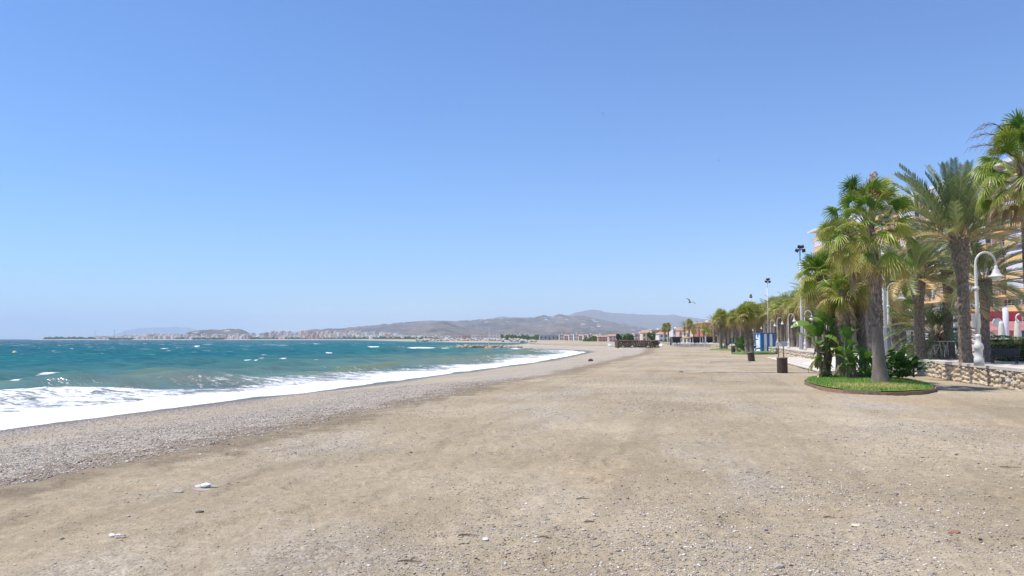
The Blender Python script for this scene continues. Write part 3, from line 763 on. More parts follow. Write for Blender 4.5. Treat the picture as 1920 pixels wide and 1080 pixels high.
def G(px, py, z):   # ground position
    x, y = gp(px, py, z); return (x, y, z)
b = G(1546, 706, .2)
paddle_plant(b, 'tall bird of paradise plant with paddle leaves at the left end of the palm island', 5,
    [(-.3, 0, 1.45, 6, .6, .95), (.2, .1, 2.15, 9, .6, 1.15), (-.05, -.2, .75, 3, .5, .8), (.6, .3, 2.2, 8, .6, 1.05)], dead=12)
b = G(1612, 709, .2)
paddle_plant(b, 'bushy bird of paradise plant with brown old leaves between the clustered palm trunks', 8,
    [(-.25, .1, .5, 7, .6, .7), (.2, -.1, .1, 12, .75, .75), (-.55, .2, 1.15, 7, .7, .75), (.5, .1, .1, 7, .6, .6)], .0, dead=8)
b = G(1682, 711, .2)
paddle_plant(b, 'dense dark green leafy bush right of the stout grey palm trunk', 11,
    [(-.25, .1, .1, 13, .75, .62), (.2, -.1, .1, 16, .85, .62), (.5, .2, .1, 13, .6, .6), (-.05, -.3, .1, 11, .5, .55), (.7, -.1, .1, 6, .5, .6)], .38, dead=1)

def fp(px, py, z): return G(px, py, z)
# palms of the island
P1 = fp(1651, 718, .17)
p = fan_palm(P1, zat(432, P1[1]) - .17 + .35, (-.28, 0), .235, 60, 1.7, .85, 'tallest fan palm of the island, stout grey trunk and dead flower spikes over its crown', 3, smooth=2.3, flare=.75, dead=.14, seg=26, low=-64)
mb = MB(); tp = Vector((-.28, 0, zat(438, P1[1])))
rnd = random.Random(2)
for az, L_, up_ in ((3.3, 2.0, .45), (2.9, 1.7, .9), (3.5, 1.9, -.15), (.3, 1.6, .5), (2.4, 1.7, .1)):
    d = Vector((math.cos(az), math.sin(az) * .5, 0)); pts = [tp + d * L_ * t + Vector((0, 0, up_ * math.sin(t * 2.2) - .5 * t * t)) for t in np.linspace(0, 1, 8)]
    mb.tube(pts, [.022 - .002 * i for i in range(8)], 4)
    for j in range(2, 8):
        for s_ in (-1, 1):
            mb.tube([pts[j], pts[j] + d * .18 + Vector((0, s_ * .15, -.12)), pts[j] + d * .25 + Vector((0, s_ * .2, -.42))], [.008, .006, .003], 3)
mb.build('flower_stalk', M_STALK, p)
mb = MB(); c0 = tp + Vector((.12, -.25, .2))
for i in range(130):
    t = rnd.random(); az = rnd.random() * 6.28; q = c0 + Vector((math.cos(az) * .2 * (1 - .5 * t), math.sin(az) * .2, 1.15 + 1.15 * t - .1))
    mb.tube([q, q + Vector((rnd.uniform(-.14, .14), rnd.uniform(-.1, .1), rnd.uniform(-.16, .1)))], [.028, .008], 3)
mb.tube([c0 - Vector((0, 0, .3)), c0 + Vector((0, 0, 2.2))], [.03, .015], 5)
mb.build('seed_head', M_SEED, p)
q = fp(1621, 707, .19)
fan_palm(q, zat(520, q[1]) - .19, (-.25, 0), .21, 32, .75, .85, 'fan palm with yellowing crown just left of the stout grey trunk', 14, smooth=1.7, dead=.25, green=.1, low=-68)
q = fp(1596, 708, .19)
fan_palm(q, zat(545, q[1]) - .19, (-.3, .1), .19, 26, .7, .75, 'shorter fan palm with hanging straw coloured fronds behind the bushy plant', 27, smooth=1.5, dead=.35, green=.15, low=-65)
q = fp(1577, 703, .19)
fan_palm(q, zat(515, q[1]) - .19, (-.95, .2), .20, 32, .85, .85, 'fan palm of the island whose shaggy trunk leans to the left', 31, smooth=1.9, dead=.28, green=.05, low=-65)
q = (xat(1589, 45), 45, .05)
fan_palm(q, zat(448, 45) - .05, (-.35, .2), .20, 34, 1.0, .9, 'fan palm behind the island with its crown left of the tallest one', 37, smooth=2.2, dead=.22, low=-65)
# palms of the promenade
PZ = .85
def pr(px, Y): return (xat(px, Y, PZ), Y, PZ)
q = pr(1812, 38.6)
date_palm(q, zat(440, 38.6) - PZ, (-.15, 0), .265, 62, 4.25, 'large date palm with thick scaly trunk and upright fronds beside the nearest street lamp', 41, low=12, wind=Vector((.15, 0, .1)), arch=.42, nl=46, neck=1.6, llen=.5)
q = pr(1727, 46)
date_palm(q, zat(512, 46) - PZ, (-.12, 0), .28, 52, 3.3, 'date palm with wind swept fronds above the left end of the stone wall', 47, low=-12, wind=Vector((.7, -.1, .15)), arch=.6, nl=42, neck=1.5, llen=.48, tint0=.16)
q = pr(1781, 47.5)
date_palm(q, zat(497, 47.5) - PZ, (.0, 0), .26, 20, 2.6, 'date palm with a sparse crown arching left, behind the large scaly one', 53, low=-30, wind=Vector((-.55, 0, .0)), arch=1.0, nl=38, neck=1.25, llen=.4, tint0=.35)
q = pr(1849, 40.5)
date_palm(q, zat(522, 40.5) - PZ, (.05, 0), .225, 28, 3.0, 'slim date palm with drooping grey fronds blown to the right behind the nearest lamp', 59, low=-25, wind=Vector((.9, -.2, .1)), arch=.75, nl=40, neck=1.3, llen=.5, tint0=.22)
q = pr(1756, 48.5)
date_palm(q, 1.55, (0, 0), .36, 60, 3.1, 'young date palm with a short dark trunk and long arching green fronds', 61, low=-38, wind=Vector((.05, 0, 0)), arch=.85, nl=34, neck=1.1, llen=.5, tint0=.05)
q = pr(1681, 55)
fan_palm(q, zat(545, 55) - PZ, (-.3, 0), .22, 26, .9, 1.1, 'short fan palm with a dark green crown just right of the stout grey trunk', 67, smooth=0, dead=.2, low=-75)
q = pr(1690, 57)
fan_palm(q, zat(575, 57) - PZ, (.1, 0), .22, 22, .7, .9, 'small fan palm standing close behind the dark crowned one', 68, smooth=0, dead=.3, low=-75)
q = pr(1944, 32)
p = fan_palm(q, zat(302, 32) - PZ, (-.25, 0), .24, 62, 1.6, .92, 'tall fan palm at the right edge with bare dead stalks arching from its crown', 71, smooth=.3, dead=.2, low=-66, seg=26)
mb = MB(); tp = Vector((-.25, 0, zat(302, 32) - PZ))
for az, L_, up_ in ((3.3, 1.9, 1.1), (3.0, 1.8, .7), (3.6, 1.6, .4), (2.8, 1.5, 1.6)):
    d = Vector((math.cos(az), math.sin(az) * .5, 0)); pts = [tp + d * L_ * t + Vector((0, 0, up_ * math.sin(t * 2.1))) for t in np.linspace(0, 1, 9)]
    mb.tube(pts, [.03 - .002 * i for i in range(9)], 4)
    for j in range(3, 9):
        mb.tube([pts[j], pts[j] + d * .25 + Vector((0, .1, .0)), pts[j] + d * .45 + Vector((0, .1, -.25))], [.012, .009, .004], 3)
        mb.tube([pts[j], pts[j] + d * .2 + Vector((0, -.12, .05)), pts[j] + d * .4 + Vector((0, -.2, -.2))], [.012, .009, .004], 3)
mb.build('flower_stalk', M_STALK, p)

# templates for the long row
def tmpl_fan(seed, h, n, **kw):
    return fan_palm((0, 0, 0), h, (random.uniform(-.3, .3), 0), .27, n, .85, 1.05, 'x', seed, smooth=h * .2, dead=.38, seg=13, k=12, dz=.2, green=.14, **kw)
def tmpl_date(seed, h, **kw):
    return date_palm((0, 0, 0), h, (random.uniform(-.2, .2), 0), .33, 38, 2.8, 'x', seed, low=-25, nl=20, k=12, dz=.16, neck=1.4, llen=.42, arch=.7, **kw)
TF = [tmpl_fan(101, 5.6, 44), tmpl_fan(107, 6.2, 42), tmpl_fan(113, 5.2, 46)]
TD = [tmpl_date(121, 5.4, wind=Vector((.5, -.1, .1)), tint0=.24), tmpl_date(127, 6.0, wind=Vector((.3, 0, 0)), tint0=.32)]
used = {}
def put(T, i, loc, s, rz, label, group):
    k = (id(T), i)
    if k in used: o = copy_tree(T[i], loc, rz, s, label, group)
    else:
        o = T[i]; o.location = loc; o.rotation_euler = (0, 0, rz); o.scale = (s,) * 3; o['label'] = label; o['group'] = group; used[k] = 1
    return o
def wx(Y):
    return float(np.interp(Y, [w[1] for w in WALL], [w[0] for w in WALL]))
rr = random.Random(12)
GP = 'palms of the long promenade row'
# (px, distance, crown top py, kind, base z)
row = [(1352, 146, 577, 0, 0.1), (1361, 150, 584, 0, .1), (1381, 128, 577, 0, .1), (1391, 133, 588, 0, .1), (1401, 104, 566, 0, .1), (1409, 108, 561, 0, .1), (1422, 131, 570, 0, .1)]
names_b = ['leftmost fan palm on the farthest small lawn, its crown clear against the sky', 'fan palm leaning close behind the first one of the farthest small lawn',
    'fan palm rising just left of the leafy shrub near the striped hut', 'fan palm partly hidden behind the one left of the leafy shrub',
    'fan palm left of the tilted litter bin, shaggy brown skirt', 'fan palm directly above the tilted litter bin', 'fan palm above the left corner of the striped hut']
for (px, Y, pt, k, z), lb in zip(row, names_b):
    h = zat(pt, Y) - z; i = rr.randrange(3); s = h / ([5.6, 6.2, 5.2][i] + 1.55)
    put(TF, i, (xat(px, Y, z), Y, z), s, rr.random() * 6.28, lb, 'palms on the small beach lawns')
ys = list(np.arange(62, 215, 4.4)); adj = ['lush green', 'yellowing', 'shaggy', 'wind swept', 'dense', 'sparse', 'broad', 'narrow']
tops = [(1340, 582), (1380, 576), (1415, 564), (1450, 552), (1480, 545), (1500, 534), (1520, 516), (1545, 500), (1590, 455), (1700, 430)]
cnt = 0
for j, Y in enumerate(ys):
    for row_i, off in enumerate((3.2, 7.0, 12.0)):
        Yj = Y + rr.uniform(-1.2, 1.2) + row_i * 3; X_ = wx(Yj) + off + rr.uniform(-.6, .6)
        px = 960 + X_ / Yj * FPX
        if 1640 < px: continue
        pt = np.interp(px, [t[0] for t in tops], [t[1] for t in tops]) + rr.uniform(0, 16) + row_i * 3
        h = zat(pt, Yj) - PZ; h = max(5.0, min(12.5, h))
        dt = (row_i == 0 and j % 3 == 1) or (row_i >= 1 and j % 2 == 0)
        lb = 'palm of the long promenade row, left of or behind the striped hut' if px < 1455 else 'palm of the dense promenade row between striped hut and palm island'
        if dt: i = rr.randrange(2); s = h / ([5.4, 6.0][i] + 2.1); put(TD, i, (X_, Yj, PZ), s, rr.uniform(-.5, .5), 'feather leaved ' + lb, GP + ', feather leaved')
        else: i = rr.randrange(3); s = h / ([5.6, 6.2, 5.2][i] + 1.55); put(TF, i, (X_, Yj, PZ), s, rr.random() * 6.28, 'fan leaved ' + lb, GP + ', fan leaved')
        cnt += 1
for px, Y, pt, T, i, lb in ((1247, 300, 604, TF, 0, 'dark left palm of the lone pair beyond the beach'), (1254, 305, 606, TF, 1, 'right palm of the lone pair beyond the beach'),
        (1284, 265, 600, TD, 0, 'tall palm at the left end of the clump before the terrace'), (1292, 262, 599, TF, 1, 'highest palm of the clump before the terrace, with a dark trunk'),
        (1301, 268, 603, TF, 2, 'third palm of the clump before the terrace, behind the highest one'), (1311, 250, 604, TD, 1, 'bushy palm in the middle of the terrace clump'),
        (1320, 246, 606, TF, 0, 'fan palm just left of the red building'), (1329, 240, 612, TF, 2, 'low fan palm in front of the red building'), (1336, 225, 620, TF, 1, 'lowest fan palm at the foot of the red building')):
    h = zat(pt, Y) - .3; s = h / (7.3 if T is TF else 7.6)
    o = put(T, i, (xat(px, Y, .3), Y, .3), s, rr.random() * 6.28, lb, 'palms at the far end of the beach')
    o.scale = (s * .85, s * .85, s)

# broad shrub and lawns by the hut
b = (xat(1399, 112), 112, .1)
paddle_plant(b, 'broad leafy shrub on the small lawn left of the striped hut', 17, [(-.5, 0, .9, 9, .7, 1.1), (.4, 0, 1.1, 9, .7, 1.1), (0, .3, .1, 8, .9, 1.1), (.9, .2, .1, 7, .7, .9), (-.9, .2, .1, 7, .7, .9)], .15, dead=1)
isl2 = smooth_loop([gp(*q, .12) for q in ((1373, 661.5), (1400, 663), (1440, 662.8), (1462, 661), (1465, 659.5), (1430, 657.5), (1390, 657))], 4)
island(isl2, .12, 0, 'low edging board around the small lawn at the striped hut', 'short grass on the small lawn at the striped hut', True, 4, 2500, 3)
isl3 = smooth_loop([gp(*q, .12) for q in ((1331, 655), (1350, 656.3), (1376, 656), (1380, 655), (1355, 653.3), (1338, 653.6))], 4)
island(isl3, .12, 0, 'edging of the farthest small lawn under two palms', 'short grass on the farthest small lawn under two palms', True, 4, 1500, 4)

# broad leaved round trees
def round_tree(loc, h, rad, label, seed, n=1500, ls=.35, tint=.35, group=None):
    rnd = random.Random(seed); root = empty('broadleaf_tree', loc, 0, label, 'tree', group); mb = MB()
    cl = [(Vector((rnd.uniform(-.6, .6) * rad, rnd.uniform(-.6, .6) * rad, h * rnd.uniform(.45, .8))), rad * rnd.uniform(.35, .6)) for _ in range(9)]
    for i in range(n):
        c, r_ = rnd.choice(cl); d = Vector((rnd.gauss(0, 1), rnd.gauss(0, 1), rnd.gauss(0, 1))).normalized()
        q = c + d * r_ * rnd.uniform(.6, 1.05); a = Vector((rnd.gauss(0, 1), rnd.gauss(0, 1), rnd.gauss(0, .6))).normalized(); b_ = d.cross(a).normalized() * ls * .5; a = a * ls
        k = mb.pts([q - a * .5, q + b_, q + a * .5, q - b_], tint + rnd.uniform(-.2, .2)); mb.face((k, k + 1, k + 2, k + 3))
    mb.build('crown', M_PAD, root, None, False, True)
    t = MB(); t.tube([(0, 0, -.3), (.05, 0, h * .3), (0, 0, h * .6)], [rad * .09, rad * .07, rad * .03], 7)
    for k in range(4):
        az = k * 1.6; t.tube([(0, 0, h * .3), (math.cos(az) * rad * .4, math.sin(az) * rad * .4, h * .6)], [rad * .04, rad * .015], 5)
    t.build('trunk', M_BARK, root); return root
round_tree((xat(1178, 330), 330, .2), 3.4, 3.2, 'broad olive green tree behind the left half of the brown stone enclosure', 3, ls=.5)
round_tree((xat(1169, 334), 334, .2), 3.1, 2.4, 'smaller olive green tree touching the left side of the broad one behind the enclosure', 5, ls=.5)
round_tree((xat(1223, 340), 340, .2), 5.0, 2.4, 'round topped tree behind the right half of the brown stone enclosure', 9, ls=.5)

# ================================================================== promenade
def along(Y):                                   # unit tangent and inland normal of the wall line
    a = Vector((wx(Y + 1) - wx(Y - 1), 2.0)); a.normalize(); return a, Vector((a.y, -a.x))
def stone_mat():
    m, nd, lk, b = mat('rubble_stone'); tc = N(nd, 'TexCoord'); P = tc.outputs['Object']
    oi = N(nd, 'NewGeometry'); r0 = oi.outputs['Random Per Island']
    n = noise(nd, lk, P, 7, 5, .7)
    r = ramp(nd, [(0, (.46, .36, .235)), (.35, (.58, .47, .32)), (.7, (.62, .54, .42)), (1, (.48, .42, .34))]); lk.new(r0, r.inputs[0])
    d = ramp(nd, [(.3, .65), (.7, 1.15)]); lk.new(n, d.inputs[0])
    mu = N(nd, 'Mix'); mu.data_type = 'RGBA'; mu.blend_type = 'MULTIPLY'; mu.inputs[0].default_value = 1; lk.new(r.outputs[0], mu.inputs[6]); lk.new(d.outputs[0], mu.inputs[7])
    lk.new(mu.outputs[2], b.inputs['Base Color']); b.inputs['Roughness'].default_value = .9
    bp = N(nd, 'Bump'); bp.inputs['Strength'].default_value = .7; bp.inputs['Distance'].default_value = .04; lk.new(n, bp.inputs['Height']); lk.new(bp.outputs[0], b.inputs['Normal'])
    return m
M_RUB = stone_mat()
M_MORT = simple('mortar', (.48, .39, .28), (.34, .27, .19), 9, .95, .4)
M_COPE = simple('pale_coping_stone', (.66, .60, .52), (.54, .48, .41), 2.5, .8, .15)
M_PAVE = simple('promenade_paving', (.60, .53, .45), (.50, .43, .36), 1.2, .8, .1)
M_WHITE = simple('white_paint', (.80, .80, .78), (.70, .70, .67), 3, .45)
M_IRON = simple('dark_iron', (.035, .037, .04), (.02, .02, .022), 8, .5)
M_GREYP = simple('grey_plinth', (.36, .35, .38), (.28, .27, .30), 4, .7)
def rock(mb, c, d, rnd, rz=0.0, k=0):
    """irregular faceted boulder"""
    P = [(0, 0, 1)] + [(math.cos(a + .3) * .8, math.sin(a + .3) * .8, .6) for a in [i * PI / 3 for i in range(6)]] + [(math.cos(a) * 1.05, math.sin(a) * 1.05, 0) for a in [i * PI / 4 for i in range(8)]] + [(math.cos(a) * .7, math.sin(a) * .7, -.7) for a in [i * PI / 3 for i in range(6)]] + [(0, 0, -1)]
    Q = Matrix.Rotation(rz, 3, 'Z'); pts = []
    for p in P:
        v = Vector(p) * rnd.uniform(.78, 1.15); pts.append(Q @ Vector((v.x * d[0] / 2, v.y * d[1] / 2, v.z * d[2] / 2)) + Vector(c))
    bm = bmesh.new(); [bm.verts.new(p) for p in pts]; bmesh.ops.convex_hull(bm, input=bm.verts); bm.verts.ensure_lookup_table()
    vs = [v for v in bm.verts if v.link_faces]; ix = {v: i for i, v in enumerate(vs)}; n = mb.pts([v.co for v in vs])
    for f in bm.faces: mb.face([n + ix[v] for v in f.verts], k)
    bm.free()
# wall with ramp gap
def wall_section(Y0, Y1, label, zt=.85, big=True):
    rnd = random.Random(int(Y0)); Ys = np.arange(Y0, Y1 + .01, 1.5)
    root = empty('stone_wall', (wx(Y0), Y0, 0), 0, label, 'wall'); o = Vector((wx(Y0), Y0, 0))
    fr = [Vector((wx(Y), Y, 0)) - o for Y in Ys]; nn = [along(Y)[1] for Y in Ys]
    mb = MB(); k = []
    for p, n_ in zip(fr, nn):
        n3 = Vector((n_.x, n_.y, 0)); k.append(mb.pts([p - n3 * -.03 + Vector((0, 0, -.5)), p + n3 * .03 + Vector((0, 0, zt - .13)), p + n3 * .55 + Vector((0, 0, zt - .13)), p + n3 * .55 + Vector((0, 0, -.5))]))
    for a, b_ in zip(k[:-1], k[1:]):
        for i in range(3): mb.face((a + i, b_ + i, b_ + i + 1, a + i + 1))
    mb.face((k[0], k[0] + 1, k[0] + 2, k[0] + 3)); mb.face((k[-1] + 3, k[-1] + 2, k[-1] + 1, k[-1])); mb.build('wall_core', M_MORT, root)
    mb = MB(); step = .30 if big else .5; L = 0; Y = Y0
    while Y < Y1:
        t_, n_ = along(Y); w = rnd.uniform(.8, 1.25) * step; z = -.12
        while z < zt - .16:
            h = rnd.uniform(.20, .34) * (step / .34) ** .5
            h = min(h, zt - .13 - z)
            if h > .07:
                p = Vector((wx(Y), Y, 0)) - o + Vector((n_.x, n_.y, 0)) * rnd.uniform(-.02, .07)
                rock(mb, (p.x, p.y, z + h / 2), (w * 1.22, .30, h * 1.28), rnd, math.atan2(t_.y, t_.x) + rnd.uniform(-.1, .1))
            z += h * .97
        Y += w * t_.y * .95
    mb.build('facing_stones', M_RUB, root)
    mb = MB(); k = []
    for p, n_ in zip(fr, nn):
        n3 = Vector((n_.x, n_.y, 0)); k.append(mb.pts([p - n3 * .12 + Vector((0, 0, zt - .13)), p - n3 * .12 + Vector((0, 0, zt)), p + n3 * .60 + Vector((0, 0, zt)), p + n3 * .60 + Vector((0, 0, zt - .13))]))
    for a, b_ in zip(k[:-1], k[1:]):
        for i in range(4): mb.face((a + i, b_ + i, b_ + (i + 1) % 4, a + (i + 1) % 4))
    mb.face((k[0], k[0] + 1, k[0] + 2, k[0] + 3)); mb.face((k[-1] + 3, k[-1] + 2, k[-1] + 1, k[-1])); mb.build('coping', M_COPE, root)
wall_section(2, 51.5, 'rough stone retaining wall with pale coping under the promenade edge, nearest stretch')
wall_section(62, 150, 'low retaining wall with pale coping behind the brown litter bin and ramp', .85, False)
wall_section(150, 300, 'distant stretch of low promenade wall behind the small lawns', .85, False)
# paving sheet and the ramp between the two walls
mb = MB(); Ys = np.concatenate([np.arange(-30, 300, 4.0), [300]]); k = []
for Y in Ys:
    _, n_ = along(Y); k.append(mb.pts([(wx(Y) + n_.x * .50, Y + n_.y * .5, .835), (wx(Y) + 95, Y, .835), (wx(Y) + 95, Y, -1.2), (wx(Y) + n_.x * .5, Y + n_.y * .5, -1.2)]))
for a, b_ in zip(k[:-1], k[1:]):
    mb.face((a, a + 1, b_ + 1, b_)); mb.face((a + 3, a, b_, b_ + 3))
tag(mb.build('promenade', M_PAVE), kind='structure')
mb = MB(); a = [(wx(51.5) + .2, 51.5, .84), (wx(62) + .2, 62, .84), (wx(62) - 3.6, 63.5, .0), (wx(51.5) - 3.0, 50, .0)]
n = mb.pts(a + [(x, y, -.5) for x, y, z in a]); mb.face((n, n + 3, n + 2, n + 1))
for i in range(4): j = (i + 1) % 4; mb.face((n + i, n + j, n + 4 + j, n + 4 + i))
tag(mb.build('ramp', M_COPE), kind='structure')
# long plank path down to the beach
root = empty('boardwalk', (0, 0, 0), 0, 'pale plank path of long boards running between litter bin and palm island', 'walkway')
A0 = Vector((28.0, 84, 0)); B0 = Vector((19.6, 47.8, 0)); t_ = (B0 - A0).normalized(); n_ = Vector((-t_.y, t_.x, 0)) * 1
root.location = A0
for i in range(9):
    mb = MB(); w0 = (i - 2) * .62; ln = (B0 - A0).length - rr.uniform(0, .4)
    c = t_ * ln / 2 + n_ * (w0 + .27); zz = .035
    mb.box((c.x, c.y, zz + .02), (ln, .50, .07), 0, math.atan2(t_.y, t_.x)); mb.build('plank_row', M_COPE, root)
def strip(x0, x1, Y, w, label, dz=.05):
    mb = MB(); xs = np.linspace(x0, x1, 24); rnd = random.Random(int(Y)); k = []
    for i, x in enumerate(xs):
        yy = Y + .05 * math.sin(x * 1.3) + rnd.uniform(-.02, .02); z = zland(x, Y) + dz * (1 if 2 < i < 22 else .25) + rnd.uniform(-.006, .006)
        k.append(mb.pts([(x, yy - w / 2, z - .14), (x, yy - w / 2, z), (x, yy + w / 2, z + .01), (x, yy + w / 2, z - .14)]))
    for a, b_ in zip(k[:-1], k[1:]):
        for i in range(3): mb.face((a + i, b_ + i, b_ + i + 1, a + i + 1))
    tag(mb.build('sand_kerb', M_KERB), label, 'kerb')
M_KERB = simple('sandy_concrete', (.56, .48, .37), (.42, .35, .26), 3, .9, .4)
strip(10.2, 20.0, 47.6, .34, 'long half buried kerb across the sand at the foot of the brown litter bin', .04)
strip(16.6, 21.0, 69.5, .4, 'short half buried kerb in the sand left of the tilted litter bin', .045)

# ---- street lamps
def lathe_obj(name, prof, m, parent, c=(0, 0, 0), k=16):
    mb = MB(); mb.lathe(prof, c, k); return mb.build(name, m, parent, None, True)
M_CREAM = simple('cream_lamp_paint', (.74, .72, .66), (.62, .60, .54), 3, .4)
def make_lamp():
    r_ = empty('street_lamp', (0, 0, 0), 0, 'x', 'street lamp')
    lathe_obj('base', [(.20, 0), (.20, .30), (.165, .34), (.155, .66), (.19, .70), (.205, .80), (.18, .92), (.12, 1.0), (.10, 1.2), (.13, 1.26), (.08, 1.36)], M_CREAM, r_)
    mb = MB(); pts = [(0, 0, 1.3), (0, 0, 2.6), (0, 0, 4.30)]; rd = [.085, .075, .062]
    cx = .42
    for i in range(13):
        a = PI - i * PI / 12; pts.append((cx + .42 * math.cos(a), 0, 4.42 + .50 * math.sin(a))); rd.append(.048)
    pts.append((.84, 0, 4.30)); rd.append(.045); mb.tube(pts, rd, 10); mb.build('pole', M_CREAM, r_, None, True)
    lathe_obj('collar', [(.09, 3.28), (.11, 3.32), (.11, 3.38), (.09, 3.42)], M_CREAM, r_)
    sh = lathe_obj('lamp_shade', [(.05, 4.34), (.085, 4.30), (.08, 4.22), (.15, 4.12), (.17, 4.02), (.22, 3.93), (.33, 3.87), (.34, 3.84), (.20, 3.845)], M_CREAM, r_, (.84, 0, 0), 20)
    gl, nd, lk, b = mat('frosted_glass'); b.inputs['Base Color'].default_value = (.62, .62, .58, 1); b.inputs['Roughness'].default_value = .2
    mb = MB(); mb.lathe([(.205, 3.85), (.19, 3.78), (.12, 3.71), (.01, 3.69)], (.84, 0, 0), 16); mb.build('lamp_glass', gl, sh, None, True)
    return r_
L0 = make_lamp()
lamps = [(1836, 34.6, 'nearest cream street lamp, curved neck and bell shade, standing on the wall coping'), (1668, 54, 'street lamp whose curved neck rises right of the stout grey palm trunk'),
    (1552, 85, 'street lamp half hidden by palm fronds above the tall paddle leaved plant'), (1510, 103, 'street lamp just right of the floodlight mast with the grey foot'),
    (1479, 119, 'street lamp just left of the floodlight mast with the grey foot'), (1458, 139, 'street lamp whose pole rises above the brown litter bin'),
    (1445, 157, 'street lamp above the right edge of the striped hut'), (1432, 176, 'street lamp above the middle of the striped hut'),
    (1421, 196, 'street lamp above the left edge of the striped hut'), (1406, 222, 'thin distant street lamp above the tilted litter bin')]
def wall_y(px):
    return min(np.arange(28, 240, .5), key=lambda Y_: abs(960 + (wx(Y_) + .55) / Y_ * FPX - px))
ltop = [475, 530, 570, 582, 588, 595, 600, 604, 607, 613]
for i, (px, Y, lb) in enumerate(lamps):
    Y = float(wall_y(px)) if i else Y
    loc = (xat(px, Y, PZ), Y, PZ); g = 'cream street lamps along the promenade'
    if i == 0: L0.location = (loc[0], loc[1], PZ); L0['label'] = lb; L0['group'] = g; L0.rotation_euler = (0, 0, -.08)
    else: copy_tree(L0, loc, -.12, max(.7, (zat(ltop[i], Y) - PZ) / 4.95), lb, g)
mb = MB(); mb.box((0, 0, 0), (.34, .05, .62)); o = mb.build('notice_board', M_CREAM, None, (xat(1842, 34.5) , 34.85, PZ + 1.95)); o.rotation_euler = (0, 0, -.2); tag(o, 'small blank notice board fixed behind the pole of the nearest street lamp', 'sign')

# ---- floodlight masts
def make_mast(h, grey):
    r_ = empty('floodlight_mast', (0, 0, 0), 0, 'x', 'mast')
    mb = MB(); mb.tube([(0, 0, 0), (0, 0, h * .5), (0, 0, h)], [.16, .12, .07], 12); mb.build('pole', M_WHITE, r_, None, True)
    if grey: mb = MB(); mb.lathe([(.36, -.1), (.34, .9), (.30, 2.4), (.24, 2.5)], (0, 0, 0), 10); mb.build('plinth', M_GREYP, r_)
    mb = MB(); mb.box((0, 0, h), (1.0, .10, .08)); mb.tube([(0, 0, h - .1), (0, 0, h + .25)], .06, 8); mb.build('crossbar', M_IRON, r_)
    for dx, dz, t_ in ((-.38, -.12, .5), (.38, -.12, -.3), (-.1, .28, .2), (.22, .30, -.5)):
        mb = MB(); Mx = Matrix.Rotation(t_, 3, 'Y') @ Matrix.Rotation(.5, 3, 'X'); mb.box((dx, -.12, h + dz), (.34, .22, .30), 0, 0, Mx); mb.box((dx, .06, h + dz), (.08, .2, .08)); mb.build('floodlight', M_IRON, r_)
    return r_
m1 = make_mast(11.3, True); Y = 88; m1.location = (xat(1504, Y), Y, 0); m1.scale = (1, 1, zat(468, Y) / 11.3); tag(m1, 'tall white floodlight mast with a wide grey foot beside the plank path', group='floodlight masts')
Y = 133; copy_tree(m1, (xat(1441, Y), Y, .2), .4, (1, 1, (zat(527, Y) - .2) / 11.3), 'white floodlight mast rising right behind the striped hut', 'floodlight masts')
Y = 165; copy_tree(m1, (xat(1408.5, Y), Y, .2), .9, (1, 1, (zat(556, Y) - .2) / 11.3), 'floodlight mast whose dark head shows above the palms left of the hut', 'floodlight masts')
Y = 52; copy_tree(m1, (xat(1661, Y), Y, PZ), .2, (1, 1, (zat(415, Y) - PZ) / 11.3), 'white floodlight mast just right of the stout grey palm trunk, head in the fronds', 'floodlight masts')

# ---- litter bins
M_BIN = simple('brown_slatted_bin', (.115, .068, .045), (.055, .034, .024), 5, .6)
M_BINR = simple('bin_rim', (.22, .17, .14), (.15, .11, .09), 5, .6)
def make_bin():
    r_ = empty('litter_bin', (0, 0, 0), 0, 'x', 'bin'); mb = MB(); n = 22
    for i in range(n):
        a = 2 * PI * i / n; mb.box((.285 * math.cos(a), .285 * math.sin(a), .45), (.03, .072, .86), 0, a)
    mb.build('slats', M_BIN, r_)
    mb = MB(); mb.lathe([(.262, .02), (.265, .82), (.27, .84)], (0, 0, 0), 20); mb.build('liner', M_IRON, r_)
    mb = MB(); mb.lathe([(.31, .85), (.325, .87), (.325, .91), (.27, .92), (.25, .88)], (0, 0, 0), 24); mb.build('rim', M_BINR, r_, None, True)
    return r_
M_STEEL = simple('weathered_steel', (.48, .45, .43), (.36, .34, .32), 6, .5, metal=.3)
bn = make_bin(); x, y = gp(1467, 699.5, 0); bn.location = (x, y, zland(x, y)); tag(bn, 'nearest brown slatted litter bin, upright on the sand by the kerb', group='brown litter bins')
x, y = gp(1409.5, 677, 0); c = copy_tree(bn, (x, y, zland(x, y) - .02), .3, (1, 1, .95), 'brown litter bin tilted to the left, alone on the sand', 'brown litter bins'); c.rotation_euler = (0, -.12, .3)
x, y = gp(1375, 661.5, 0); copy_tree(bn, (x, y, zland(x, y)), .3, (1, 1, 1.1), 'farthest brown litter bin at the left corner of the small lawn', 'brown litter bins')
r_ = empty('sign_post', (xat(1464, 57), 57, 0), 0, 'pair of brown posts with small blue and white panels behind the nearest litter bin', 'sign')
for dx in (-.17, .20): mb = MB(); mb.tube([(dx, 0, -.1), (dx, 0, 1.75)], .04, 8); mb.build('post', M_TIMD, r_)
M_BLUE = simple('blue_paint', (.04, .16, .42), (.03, .12, .34), 3, .5); M_LBL = simple('pale_blue_paint', (.45, .50, .66), (.38, .42, .56), 3, .5)
mb = MB(); mb.box((-.17, -.05, 1.62), (.36, .04, .26)); mb.build('panel', M_WHITE, r_)
mb = MB(); mb.box((.26, -.05, 1.66), (.34, .04, .36)); mb.build('panel', M_LBL, r_)

